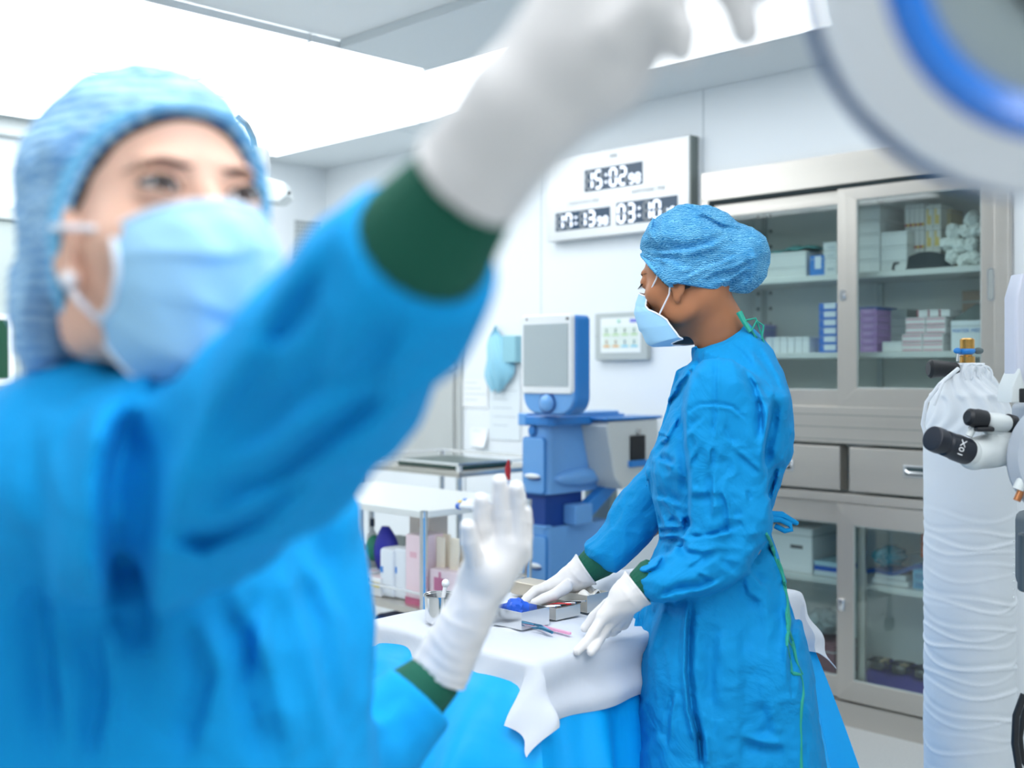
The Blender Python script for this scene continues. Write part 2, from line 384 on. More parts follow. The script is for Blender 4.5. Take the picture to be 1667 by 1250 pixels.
# ------------------------------------------------------------------ gas alarm panel
ay = WY-.03; au0, au1 = wu(968, ay), wu(1053, ay); az1, az0 = wz(1010, 508, ay), wz(1010, 586, ay)
alm = Thing('alarm_panel', 'square grey-framed indicator panel on the wall, right of the blue machine', 'panel', ((au0+au1)/2, WY, az0))
b = NB(); box(b, au0, au1, ay, WY-.001, az0, az1, .006); alm.part('frame', b, mat('panel_grey', 'b6bebc', .4))
su0, su1 = wu(976, ay)+.008, wu(1043, ay); sz1, sz0 = wz(1010, 517, ay), wz(1010, 574, ay); sh = (sz1-sz0)
b = NB(); box(b, su0, su1, ay-.002, ay+.002, sz0, sz1); scr = alm.part('display', b, mat('panel_white', 'eef3f1', .3), smooth=False)
def U(f): return su0+(su1-su0)*f
def Z(f): return sz0+sh*f
for i in range(2):
    b = NB(); box(b, U(.05), U(.95), ay-.003, ay-.0015, Z(.46-.32*i), Z(.76-.32*i)); alm.part('indicator_row', b, mat('row_tint', 'dfe9df', .4), scr, smooth=False)
cols = ['2f6d4e', '3b7a5b', '1d5540', '3f7f5a', 'a5773a', '93764f', '2b6f86', '2b7f8d']
for i in range(8):
    r, c = divmod(i, 4); f = .16+.23*c; z = .66-.33*r
    b = NB(); ball(b, (U(f), ay-.004, Z(z)), (.004, .002, .005), 10); box(b, U(f)-.0018, U(f)+.0018, ay-.005, ay-.003, Z(z-.1), Z(z))
    alm.part('gauge_icon', b, mat('icon_%s' % cols[i], cols[i], .5), scr)
    b = NB(); box(b, U(f-.08), U(f+.08), ay-.004, ay-.003, Z(z-.17), Z(z-.12)); alm.part('gauge_bar', b, mat('bar_%d' % (i//2 if i > 3 else 0), ['b8d9a0', 'b8d9a0', 'e9b36c', '7fd0e6'][i//2 if i > 3 else 0], .5), scr, smooth=False)
b = NB(); ball(b, (U(.47), ay-.004, Z(.9)), (.008, .002, .008), 12); alm.part('green_lamp', b, mat('green_mark', '9fdcc0', .4), scr)
b = NB(); box(b, U(.75), U(.93), ay-.004, ay-.002, Z(.86), Z(.95)); alm.part('blue_mark', b, mat('blue_mark', '6f78d6', .4), scr, smooth=False)
for px in (971, 1048):
    b = NB(); u, z = wl(px, 547, ay); cyl(b, (u, ay-.003, z), .004, .004, 'y', 12); alm.part('screw', b, M_chrome)
# ------------------------------------------------------------------ steel hatch in the wall behind the trolley
hy = WY-.02; hu0, hu1 = wu(622, hy), wu(749, hy); hz0, hz1 = wz(690, 765, hy), wz(690, 440, hy)
ht = Thing('wall_hatch', 'brushed steel two-door hatch set in the wall behind the trolley', 'hatch', ((hu0+hu1)/2, WY, hz0))
b = NB(); box(b, hu0, hu1, hy, WY-.001, hz0, hz1, .003); ht.part('frame', b, M_dull)
zs = wz(690, 604, hy)
for z0, z1 in ((hz0+.05, zs-.006), (zs+.006, hz1-.05)):
    b = NB(); box(b, hu0+.03, hu1-.04, hy-.012, hy+.001, z0, z1, .002); d = ht.part('door', b, M_dull)
    if z0 < zs:
        for px in (646, 727):
            u, z = wl(px, 752, hy-.012); b = NB(); box(b, u-.03, u+.03, hy-.026, hy-.012, z-.008, z+.012, .004); ht.part('latch', b, M_chrome, d)
        u, z = wl(682, 627, hy-.012); b = NB(); box(b, u-.04, u+.03, hy-.016, hy-.011, z-.045, z+.04, .002); pl = ht.part('label_plate', b, mat('plate', 'dde3e4', .4), d)
        b = NB(); box(b, u-.02, u+.0, hy-.018, hy-.016, z-.028, z-.005); ht.part('black_mark', b, M_black, d, smooth=False)
b = NB(); box(b, hu0-.06, hu1+.02, WY-.012, WY-.001, hz0-.12, hz0-.004, .003); ht.part('sill', b, M_wall)
# ------------------------------------------------------------------ papers and blue bag on the wall
def paper(px0, px1, py0, py1, label, m, curl=0, lines=0, name='paper_sheet', group='papers taped to the wall'):
    ly = WY-.004; u0, u1 = wu(px0, ly), wu(px1, ly); pc = (px0+px1)/2; z1, z0 = wz(pc, py0, ly), wz(pc, py1, ly)
    b = NB(); sheet(b, lambda a, c: (u0+(u1-u0)*a, ly-.0006-curl*(1-c)**2*a, z0+(z1-z0)*c), 8, 8)
    bmesh.ops.solidify(b, geom=b.faces[:], thickness=.0006); t = Thing(name, label, 'paper', ((u0+u1)/2, ly, z0), group=group); pp = t.part('sheet', b, m)
    for i in range(lines):
        z = z1-(z1-z0)*(.12+.8*i/max(lines, 1)); b = NB(); box(b, u0+(u1-u0)*.12, u0+(u1-u0)*(.6+.3*((i*7) % 3)/2), ly-.0018, ly-.0012, z-.003, z); t.part('printed_line', b, mat('print', 'b9c3c8', .8), pp, smooth=False)
paper(753, 794, 617, 663, 'printed sheet taped to the wall beside the hatch, at mid height', M_paper, 0, 4)
paper(797, 847, 592, 716, 'long printed sheet on the wall just left of the blue machine', mat('pale_paper', 'e2eaee', .7), 0, 7)
paper(766, 794, 697, 727, 'small curled note on the wall below the other papers', mat('bright_paper', 'f3f7f9', .7), .03, 2)
ly = WY-.05; u0, u1 = wu(824, ly), wu(839, ly)
b = NB(); box(b, u0-.03, u1, ly, WY-.001, wz(830, 590, ly), wz(830, 546, ly), .006); single('dispenser_box', b, mat('teal_box', '8fc3d0', .4), 'flat pale blue dispenser box on the wall left of the machine screen', 'box', (u0, WY, wz(830, 590, ly)))
uc, zt_ = wl(803, 530, WY-.05); zb_ = wz(803, 636, WY-.05)
b = NB(); sheet(b, lambda a, c: (uc+.10*math.sin(math.pi*min(1, c*.9+.12))*(a-.5)*2*(1+.15*math.sin(9*c))+.015*math.sin(5*c), WY-.022-.045*math.sin(math.pi*a)*math.sin(math.pi*min(1, .1+c))-.005*math.sin(20*a+7*c), zb_+(zt_-zb_)*c-.01*math.cos(9*a)*(1-c)), 24, 24)
bmesh.ops.solidify(b, geom=b.faces[:], thickness=.001)
single('plastic_bag', b, mat('blue_film', '9ddcf2', .3, alpha=.75), 'thin pale blue plastic bag hanging crumpled on the wall', 'bag', (uc, WY, zb_))
# vent grille on the left wall
t = Thing('vent_grille', 'small perforated metal vent on the far wall above the raised sleeve', 'vent', (UL, LY(496), LZ(496, 400)))
b = NB(); y0, y1, z0, z1 = LY(478), LY(522), LZ(496, 425), LZ(496, 360); box(b, UL, UL+.015, y0, y1, z0, z1, .003); t.part('frame', b, mat('vent_grey', 'c3c9ca', .5))
b = NB(); N = 9
for i in range(N):
    for j in range(N): ball(b, (UL+.016, y0+(y1-y0)*(i+.5+.25*(j % 2))/(N+.3), z0+(z1-z0)*(j+.5)/N), (.004, .007, .007), 8)
t.part('perforations', b, mat('vent_holes', '7d878a', .7))
# ================================================================== built-in steel cabinet
cf = WY-.03; IB = WY+.34      # frame face; inner back
cab = Thing('supply_cabinet', 'tall built-in stainless steel cabinet with glass sliding doors and two drawers', 'cabinet', ((CU0+CU1)/2, WY, 0))
zA = wz(1368, 305, cf); zB = wz(1368, 662, cf); zD1 = wz(1368, 727, cf); zD0 = wz(1368, 798, cf); zC = wz(1368, 818, cf); zL0 = .085
b = NB(); fw = .035
box(b, CU0-.012, CU1+.012, cf, WY+.02, zA+.010, CZ1+.012, .003)          # top rail
box(b, CU0-.012, CU0+fw*.7, cf, WY+.02, 0, zA+.01, .003); box(b, CU1-fw, CU1+.012, cf, WY+.02, 0, zA+.01, .003)
box(b, CU0+fw*.7, CU1-fw, cf, WY+.02, zD1+.012, zB, .002); box(b, CU0+fw*.7, CU1-fw, cf+.002, WY+.02, zC, zD0-.012, .002)
box(b, CU0+fw*.7, CU1-fw, cf, WY+.02, .0, zL0, .002)
cab.part('frame', b, M_steelh)
b = NB()
for z in (zB-.03, zB-.075, zB-.03-.09): box(b, CU0+.02, CU1-.03, cf-.0015, cf+.001, z-.0015, z+.0015)
cab.part('panel_seam', b, mat('seam', '8e918c', .5, .4), smooth=False)
b = NB(); box(b, CU0, CU1, IB, IB+.02, 0, CZ1); box(b, CU0-.02, CU0, WY, IB, 0, CZ1); box(b, CU1, CU1+.02, WY, IB, 0, CZ1)
cab.part('carcass', b, mat('carcass_steel', 'e3e8e5', .5, .0), smooth=False)
for a, c, y in ((CZ1, CZ1+.02, WY+.02), (0, .12, WY+.02), (zC-.01, zB+.035, WY+.06)): b = NB(); box(b, CU0, CU1, y, IB, a, c); cab.part('deck', b, M_shelf, smooth=False)
b = NB(); box(b, CU0+.02, CU1-.03, cf+.004, WY+.03, zA-.004, zA+.01); cab.part('sliding_track', b, M_gap, smooth=False)
zS1 = wz(1500, 437, WY+.05); zS2 = wz(1500, 572, WY+.05); zS3 = wz(1450, 956, WY+.05); zF = zB+.037; zF2 = .122
for z in (zS1, zS2, zS3):
    b = NB(); box(b, CU0, CU1, WY+.05, IB, z-.022, z, .002); cab.part('shelf', b, M_shelf)
b = NB()
for px in (1243, 1432):
    u = wu(px, IB-.01); box(b, u-.012, u+.012, IB-.008, IB, zF, CZ1); 
cab.part('shelf_upright', b, mat('upright', 'b4bcbb', .4, .5), smooth=False)
b = NB()
for px in (1243,):
    u = wu(px, IB-.01)
    for k in range(12):
        for s in (-.03, .03): cyl(b, (u+s, IB-.006, zF+.03+k*.065), .008, .004, 'y', 10)
cab.part('shelf_pins', b, mat('pin', '6d7878', .5, .5))
def frame_door(u0, u1, z0, z1, yf, sl, sr, st, sb, label):
    """mitred frame: four trapezoid bars round the pane"""
    ya, yb = yf, yf+.016; d = bpy.data.objects.new('door', None); COL.objects.link(d); d.parent = cab.e; d['label'] = label
    iu0, iu1, iz0, iz1 = u0+sl, u1-sr, z0+sb, z1-st
    for poly in ([(u0, z0), (iu0, iz0), (iu0, iz1), (u0, z1)], [(u1, z0), (u1, z1), (iu1, iz1), (iu1, iz0)]): b = NB(); prism(b, poly, ya, yb, bev=.0012); cab.part('door_stile', b, M_steel, d)
    for poly in ([(u0, z1), (iu0, iz1), (iu1, iz1), (u1, z1)], [(u0, z0), (u1, z0), (iu1, iz0), (iu0, iz0)]): b = NB(); prism(b, poly, ya, yb, bev=.0012); cab.part('door_rail', b, M_steelh, d)
    b = NB(); box(b, iu0-.004, iu1+.004, yf+.007, yf+.010, iz0-.004, iz1+.004); cab.part('glass_pane', b, M_glass, d, smooth=False)
    b = NB()
    for a in ((iu0, iu0+.004, iz0, iz1), (iu1-.004, iu1, iz0, iz1), (iu0, iu1, iz0, iz0+.004), (iu0, iu1, iz1-.004, iz1)): box(b, a[0], a[1], yf+.003, yf+.007, a[2], a[3])
    cab.part('gasket', b, mat('gasket', 'aeb9b6', .5), d, smooth=False); return d
yR = cf+.002; yL = cf+.024
uM = wu(1363, yR); uR = wu(1626, yR); st = wu(1394, yR)-uM
d = frame_door(uM, uR, zB+.0, zA-.006, yR, st, wu(1626, yR)-wu(1597, yR), .045, wz(1480, 633, yR)-zB-.0, 'right sliding glass door of the upper part')
u, z = wl(1613, 463, yR-.002)
b = NB(); prism(b, rrect(u-.012, u+.012, z-.055, z+.055, .011), yR-.003, yR+.001); cab.part('recessed_pull', b, M_chrome, d)
b = NB(); prism(b, rrect(u-.008, u+.008, z-.05, z+.05, .0075), yR-.004, yR-.001); cab.part('pull_recess', b, mat('recess', 'aab0ae', .4, .6), d)
u, z = wl(1372, 481, yR-.002); b = NB(); prism(b, rrect(u-.012, u+.012, z-.02, z+.02, .008), yR-.004, yR+.001); cyl(b, (u, yR-.012, z), .009, .01, 'y', 16); cab.part('door_lock', b, M_chrome, d)
d = frame_door(CU0+.03, uM+.03, zB+.0, zA-.006, yL, .04, .03, .05, .06, 'left sliding glass door of the upper part, sitting behind the right one')
# lower doors
zl1 = zC-.004; d = frame_door(wu(1362, yR), uR, zL0+.008, zl1, yR, wu(1389, yR)-wu(1362, yR), .05, .075, .075, 'right sliding glass door of the lower part')
u, z = wl(1371, 984, yR-.002); b = NB(); box(b, u-.012, u+.012, yR-.012, yR+.001, z-.022, z+.022, .004); cab.part('door_lock', b, M_chrome, d)
d2 = frame_door(CU0+.03, wu(1362, yR)+.1, zL0+.008, zl1, yL, .04, .028, .075, .075, 'left sliding glass door of the lower part, sitting behind the right one')
# drawers
for (a, c, hx) in ((1165, 1368, 1268), (1383, 1632, 1496)):
    u0, u1 = wu(a, cf), wu(c, cf); b = NB(); box(b, u0, u1, cf-.004, WY+.02, zD0, zD1, .003); dr = cab.part('drawer', b, M_steelh)
    uh = (u0+u1)/2 if a < 1300 else wu(hx, cf); zh = wz(1496, 768, cf) if a > 1300 else wz(1283, 757, cf)
    if a < 1300: uh = wu(1272, cf)
    b = NB(); box(b, uh-.055, uh+.055, cf-.008, cf-.003, zh-.022, zh+.022, .003); hp = cab.part('handle_plate', b, M_chrome, dr)
    b = NB(); box(b, uh-.045, uh+.045, cf-.0095, cf-.007, zh-.014, zh+.014, .002); cab.part('handle_recess', b, mat('recess_dark', '46585c', .3, .6), dr)
    b = NB(); tube(b, [(uh-.042, cf-.012, zh+.004), (uh-.03, cf-.018, zh-.004), (uh+.03, cf-.018, zh-.004), (uh+.042, cf-.012, zh+.004)], .0045, 8); cab.part('handle', b, M_chrome, dr)
u, z = wl(1585, 259, cf-.001); b = NB(); box(b, u-.03, u+.03, cf-.002, cf, z-.012, z+.012); cab.part('label_sticker', b, mat('sticker', 'd4dade', .5), smooth=False)
# ------------------------------------------------------------------ contents
def cbox(px0, px1, hpx, z0, name, label, col, cat='box', group=None, ly=None, dep=.16, hand=None, art=None, rz=0, text=None, tcol='5b8fd6'):
    ly = WY+.09 if ly is None else ly
    u0, u1 = wu(px0, ly), wu(px1, ly); Y = (ly-(u0+u1)/2)*RT; h = hpx/FPX*Y; m = mat('card_'+col, col, .6)
    t = Thing(name, label, cat, ((u0+u1)/2, ly+dep/2, z0), group=group)
    b = NB(); box(b, u0, u1, ly, ly+dep, z0+.0005, z0+h-.0005, .0015); bd = t.part('carton', b, m)
    b = NB(); box(b, u0-.0005, u1+.0005, ly-.0008, ly+dep+.0005, z0+h*.8, z0+h*.83); t.part('lid_edge', b, mat('lid_line', 'b9c0c2', .7), smooth=False)
    if art:
        for (fa, fb, ga, gb, c2) in art:
            b = NB(); box(b, u0+(u1-u0)*fa, u0+(u1-u0)*fb, ly-.0015, ly-.0003, z0+h*ga, z0+h*gb); t.part('printed_band', b, mat('art_'+c2, c2, .6), smooth=False)
    if text:
        text_bm(text, h*.17, mat('art_'+tcol, tcol, .6), t.e, Vector(((u0+u1)/2, ly-.001, z0+h*.66))-t.base, (math.pi/2, 0, 0))
    return z0+h
def cstack(px0, px1, hs, z0, name, where, col, group, **kw):
    n = len(hs)
    for i, h in enumerate(hs):
        pos = 'only one' if n == 1 else ('topmost' if i == n-1 else 'bottom' if i == 0 else ['', 'second from the bottom', 'third from the bottom', 'fourth from the bottom', 'fifth from the bottom', 'sixth from the bottom', 'seventh from the bottom'][i])
        z0 = cbox(px0, px1, h, z0, name, '%s, %s' % (where, pos), col, group=group, **kw)
    return z0
z = cstack(1228, 1312, [17, 25], zS1, 'white_carton', 'low white carton on the top shelf behind the left glass door', 'e6e9e8', 'low white cartons on the top shelf, left')
b = NB(); u0, u1 = wu(1250, WY+.12), wu(1330, WY+.12); sheet(b, lambda a, c: (u0+(u1-u0)*a, WY+.1+.14*c, z+.006+.018*math.sin(math.pi*c)*math.sin(math.pi*a)+.004*math.sin(17*a)+.01*a), 20, 10); bmesh.ops.solidify(b, geom=b.faces[:], thickness=.004)
single('folded_wrap', b, mat('teal_cloth', '4fa5a4', .7), 'folded teal wrap lying on the low white cartons', 'cloth', (u0, WY+.12, z))
cbox(1318, 1343, 34, zS1, 'blue_carton', 'small upright blue carton on the top shelf behind the left glass door', '1f7fd6', art=[(.35, .75, .35, .95, 'dfeaf5')])
cstack(1340, 1362, [27, 14, 13], zS1, 'white_carton', 'white carton by the middle door stile', 'dfe4e6', 'white cartons beside the door stile', art=[(.3, .8, .3, .45, 'b8c4cc')])
cstack(1398, 1432, [22, 22, 20, 22, 24], zS1, 'white_carton', 'squarish white carton, left end of the top shelf', 'e9ecec', 'squarish white cartons, left end of the top shelf', dep=.2)
z = cstack(1434, 1476, [17, 24, 24], zS1, 'white_carton', 'wide white carton on the top shelf', 'e4e8e8', 'wide white cartons on the top shelf', dep=.2)
for i, px in enumerate((1474, 1480, 1486, 1492, 1498)):
    pass
for k, zz in enumerate((0, 1, 2)):
    for i in range(4):
        px = 1473+i*8
        cbox(px, px+7.6, 37, zS1+k*.0815, 'slim_carton', 'slim white carton banded red and yellow, %s row, %s' % (['bottom', 'middle', 'top'][k], ['first from the left', 'second from the left', 'third from the left', 'fourth from the left'][i]), 'eeeeec',
             group='slim red and yellow banded cartons', dep=.1, ly=WY+.15, art=[(0, .5, .02, .14, 'b3364a'), (.5, 1, .02, .14, 'e9c13c')])
for k in range(3):
    for i in range(2):
        px = 1506+i*13; cbox(px, px+12.5, 36, zS1+k*.079, 'slim_carton', 'slim white carton with yellow print, %s row, %s of the pair' % (['bottom', 'middle', 'top'][k], ['left', 'right'][i]), 'f0efe8', group='slim cartons with yellow print', ly=WY+.15, dep=.1, art=[(.2, .8, .1, .5, 'ecd27c'), (.2, .45, .5, .8, 'ecd27c')])
cstack(1533, 1548, [35, 35, 30], zS1, 'tan_carton', 'narrow tan striped carton beside the cotton rolls', 'c9b98d', 'narrow tan cartons', ly=WY+.2, dep=.1)
# cotton rolls
rnd = random.Random(3); n = 0
def cotton(px, py, r, lab):
    ly = WY+.12; u, zc = wl(px, py, ly); b = NB(); bmesh.ops.create_icosphere(b, subdivisions=3, radius=1)
    ph = rnd.random()*9
    for v in b.verts:
        d = v.co.normalized(); f = 1+.16*math.sin(5*d.x+ph)*math.sin(6*d.z+ph)+.08*math.sin(13*d.y+ph*2+9*d.x)
        v.co = Vector((u, ly, zc))+Vector((d.x*r*1.1, d.y*r*1.0, d.z*r*.9))*f
    bmesh.ops.rotate(b, verts=b.verts[:], cent=(u, ly, zc), matrix=Matrix.Rotation(rnd.random()*3, 3, 'Y'))
    single('gauze_bundle', b, mat('cotton', 'e6ebe8', .8, bump=.3, bscale=80), lab, 'gauze', (u, ly, zc-r), group='crumpled white gauze bundles')
gz = [(1550, 418), (1570, 424), (1588, 420), (1543, 396), (1562, 400), (1582, 398), (1552, 377), (1573, 376), (1591, 374), (1582, 356)]
gl = ['front left bottom', 'bottom middle', 'bottom right by the stile', 'second layer left', 'second layer middle', 'second layer right', 'third layer left', 'third layer middle', 'third layer right', 'topmost of the pile']
for (px, py), l in zip(gz, gl): cotton(px, py, .026, 'crumpled white gauze bundle on the top shelf, '+l)
# black pouch
ly = WY+.075; u0, u1 = wu(1462, ly), wu(1543, ly); um = (u0+u1)/2; hw = (u1-u0)/2
b = NB(); sheet(b, lambda a, c: (um+hw*math.copysign(abs(math.cos(2*math.pi*a))**.6, math.cos(2*math.pi*a))*(1-.25*c)*(1 if c < .97 else .6), ly+.04+.035*math.sin(2*math.pi*a)*(1-.4*c), zS1+.001+.062*c*(1-.12*math.cos(2*math.pi*a)**2)), 40, 8, True)
bmesh.ops.holes_fill(b, edges=b.edges[:]); t = Thing('pouch', 'small black zip pouch lying on the top shelf behind the right glass door', 'pouch', (um, ly, zS1)); t.part('pouch_body', b, mat('black_fabric', '1d2a30', .7, bump=.3, bscale=60))
b = NB(); tube(b, [(u0-.0, ly+.02, zS1+.03), (u0-.02, ly+.01, zS1+.028), (u0-.026, ly+.01, zS1+.008), (u0-.02, ly+.01, zS1+.003)], .004, 8); t.part('wrist_strap', b, M_black)
# second shelf
for i in range(6): cbox(1246+i*12, 1257+i*12, 26, zS2, 'white_carton', 'small upright white carton in the row on the middle shelf, %s from the left' % ['first', 'second', 'third', 'fourth', 'fifth', 'sixth'][i], 'e8ebee', group='row of small white cartons on the middle shelf', dep=.1)
cbox(1233, 1243, 48, zS2, 'lavender_carton', 'dim lavender carton at the far left of the middle shelf', 'a9a0c4', ly=WY+.2, dep=.1)
cstack(1333, 1362, [13.5]*6, zS2, 'blue_carton', 'flat blue and white carton on the middle shelf', '1d6fd0', 'flat blue cartons', art=[(.3, .95, .3, .95, 'e3ecf6')])
cstack(1400, 1427, [12]*6, zS2, 'purple_carton', 'flat lilac carton beside the middle stile', 'b48cc8', 'flat lilac cartons', art=[(.2, .8, .35, .65, 'c9a8d8')])
cbox(1399, 1428, 6, zS2+.155, 'blue_carton', 'thin dark blue carton lying on the lilac cartons', '1f4f9a')
cstack(1432, 1476, [14]*5, zS2, 'grey_carton', 'flat grey carton in the shaded stack behind the small cartons', 'a9b3b1', 'flat grey cartons', ly=WY+.2, dep=.12)
pk = [(.04, .96, .72, .84, 'd98a9e'), (.04, .96, .12, .24, 'd98a9e')]
cbox(1436, 1468, 17, zS2, 'white_carton', 'plain low white carton in front of the grey stack', 'eceeee')
for i in range(2):
    for k in range(2):
        cbox(1468+i*34, 1501+i*34, 14.5, zS2+k*.0315, 'pink_print_carton', 'white carton with pink print, %s row, %s' % (['bottom', 'second'][k], ['left', 'right'][i]), 'eceaea', group='white cartons with pink print', dep=.2, art=pk)
        cbox(1474+i*33, 1506+i*33, 13.5, zS2+.0632+k*.0295, 'pink_print_carton', 'white carton with pink print, %s row, %s' % (['third', 'top'][k], ['left', 'right'][i]), 'eceaea', group='white cartons with pink print', dep=.2, art=pk)
for i in range(3): cbox(1493+i*18, 1510+i*18, 12, zS2+.1224, 'small_carton', 'small white carton with a dark red edge on top of the pink-print stack, %s' % ['left', 'middle', 'right'][i], 'e6e6e6', group='small cartons on the pink-print stack', dep=.1, art=[(.0, .12, 0, 1, 'a8485a')])
zt2 = cbox(1548, 1600, 50, zS2, 'open_carton', 'large white open carton with blue lettering on the middle shelf', 'e9eef2', dep=.2, text='WATER MED', ly=WY+.065)
b = NB(); ly = WY+.066; u0, u1 = wu(1549, ly), wu(1600, ly); sheet(b, lambda a, c: (u0+(u1-u0)*a+.05*c, ly+.09*c, zt2+.002+.06*c), 6, 4); bmesh.ops.solidify(b, geom=b.faces[:], thickness=.002)
single('carton_flap', b, mat('flap_grey', '5f6d6c', .7), 'raised grey flap standing on the large white open carton', 'flap', (u0, ly, zt2), smooth=False)
cbox(1566, 1600, 100, zS2, 'brown_carton', 'brown cardboard carton behind the large white open carton', 'b09a86', ly=WY+.27, dep=.06)
for i in range(2): cbox(1325+i*11, 1334+i*11, 8, zF, 'yellow_carton', 'tiny yellow carton at the cabinet bottom behind the left door, %s' % ['left', 'right'][i], 'd9b53a', group='tiny yellow cartons', dep=.03)
for i in range(6): cbox(1400+i*13, 1409+i*13, 6+(i % 2)*2, zF, 'small_packet', 'tiny white packet along the cabinet bottom behind the right door, %s from the left' % ['first', 'second', 'third', 'fourth', 'fifth', 'sixth'][i], 'd5dbdb', group='tiny white packets', dep=.03)
# lower cabinet
cbox(1240, 1322, 72, zS3, 'storage_box', 'large white storage box with a dark hand slot behind the lower left door', 'e4e8ea', dep=.22, art=[(.58, .82, .52, .60, '1c2c38')])
for i in range(3): cbox(1325, 1362, 8, zS3+i*.018, 'document_folder', 'flat blue and white folder beside the storage box, %s' % ['bottom', 'middle', 'topmost'][i], ['dfe8ee', '2f5fc0', 'b9dbe8'][i], group='folders beside the storage box')
def film(px0, px1, z0, hp, name, label, col, cat='bag', ly=WY+.12, seed=1, al=.7):
    u0, u1 = wu(px0, ly), wu(px1, ly); h = hp*.0023; b = NB(); rr = random.Random(seed); bmesh.ops.create_icosphere(b, subdivisions=4, radius=1); ph = rr.random()*9
    for v in b.verts:
        d = v.co.normalized(); f = 1+.14*math.sin(7*d.x+ph)*math.sin(8*d.z+ph)+.06*math.sin(19*d.x+11*d.z+ph)
        v.co = Vector(((u0+u1)/2, ly+.07, z0+h/2))+Vector((d.x*(u1-u0)/2, d.y*.07, d.z*h/2))*f
        v.co.z = max(v.co.z, z0+.001)
    single(name, b, mat('film_'+col, col, .35, alpha=al), label, cat, ((u0+u1)/2, ly, z0))
film(1411, 1458, zS3+.05, 34, 'plastic_bag', 'crinkled turquoise plastic bag on the lower shelf', '3fb6cf', seed=3)
cbox(1420, 1478, 9, zS3, 'booklet', 'white booklet at the bottom of the lower shelf pile', 'e8ecec', group='white booklets'); cbox(1424, 1474, 9, zS3+.021, 'booklet', 'white booklet on top of the other one on the lower shelf', 'dfe5e6', group='white booklets')
b = NB(); ly = WY+.085; u0, u1 = wu(1408, ly), wu(1500, ly); sheet(b, lambda a, c: (u0+(u1-u0)*a, ly+.15*c, zS3+.045+.045*a*a+.006*math.sin(9*a)), 14, 4); bmesh.ops.solidify(b, geom=b.faces[:], thickness=.014)
single('binder', b, mat('navy_binder', '1c4a8c', .35), 'dark blue soft binder lying slanted over the white booklets', 'binder', (u0, ly, zS3+.04))
cstack(1486, 1520, [14, 14, 12], zS3, 'blue_carton', 'pale blue carton on the lower shelf beside the white cylinder', '7cbfe0', 'pale blue cartons on the lower shelf', art=[(.1, .5, .2, .8, '4f8fb8')])
cbox(1480, 1500, 42, zS3, 'clear_carton', 'pale grey-blue carton behind the pale blue cartons', 'b9cdd2', ly=WY+.25, dep=.06)
cstack(1499, 1518, [9]*5, zS3+.115, 'orange_carton', 'small orange carton on the pale blue cartons', 'd8683f', 'orange cartons')
film(1300, 1350, zF2+.14, 45, 'plastic_bag', 'translucent grey plastic bag on the storage tub behind the lower left door', 'b9c6c8', seed=5, al=.8)
cbox(1270, 1358, 52, zF2, 'storage_tub', 'dark red plastic tub at the bottom behind the lower left door', '7e4c58', dep=.2)
# violet cloth and steel kidney trays
b = NB(); ly = WY+.06; u0, u1 = wu(1400, ly), wu(1560, ly); sheet(b, lambda a, c: (u0+(u1-u0)*a, ly+.25*c, zF2+.004+.05*min(1, c*5)+.006*math.sin(20*a)*math.sin(6*c)), 30, 12); bmesh.ops.solidify(b, geom=b.faces[:], thickness=-.004)
single('violet_cloth', b, mat('violet_cloth', '3b2f86', .8, bump=.3, bscale=50), 'deep violet cloth spread at the bottom of the cabinet', 'cloth', (u0, ly, zF2))
for i, px in enumerate((1427, 1463, 1500)):
    ly = WY+.12; u, _ = wl(px, 600, ly); z = zF2+.066
    t = Thing('kidney_dish', 'open steel dish on the violet cloth, %s' % ['left of three', 'middle of three', 'right of three by the cylinder'][i], 'dish', (u, ly, z), group='steel dishes on the violet cloth')
    b = NB(); outer = rrect(u-.038, u+.038, ly-.02, ly+.07, .02); inner = rrect(u-.028, u+.028, ly-.01, ly+.06, .015)
    A = [b.verts.new((x, y, z+.03)) for x, y in outer]; B = [b.verts.new((x, y, z+.03)) for x, y in inner]; C = [b.verts.new((x, y, z)) for x, y in inner]; nn = len(A)
    for j in range(nn):
        k = (j+1) % nn; b.faces.new((A[j], A[k], B[k], B[j])); b.faces.new((B[j], B[k], C[k], C[j]))
    b.faces.new(C); bmesh.ops.solidify(b, geom=b.faces[:], thickness=.0015); t.part('dish', b, M_chrome)
    b = NB(); rr = random.Random(i)
    for q in range(5): x0, y0 = u-.02+rr.random()*.04, ly+rr.random()*.04; tube(b, [(x0, y0, z+.006+q*.002), (x0+.02, y0+.03*rr.random(), z+.02+q*.003)], .0025, 6)
    t.part('instruments', b, mat('brass_mix', 'b8a888', .3, .7))
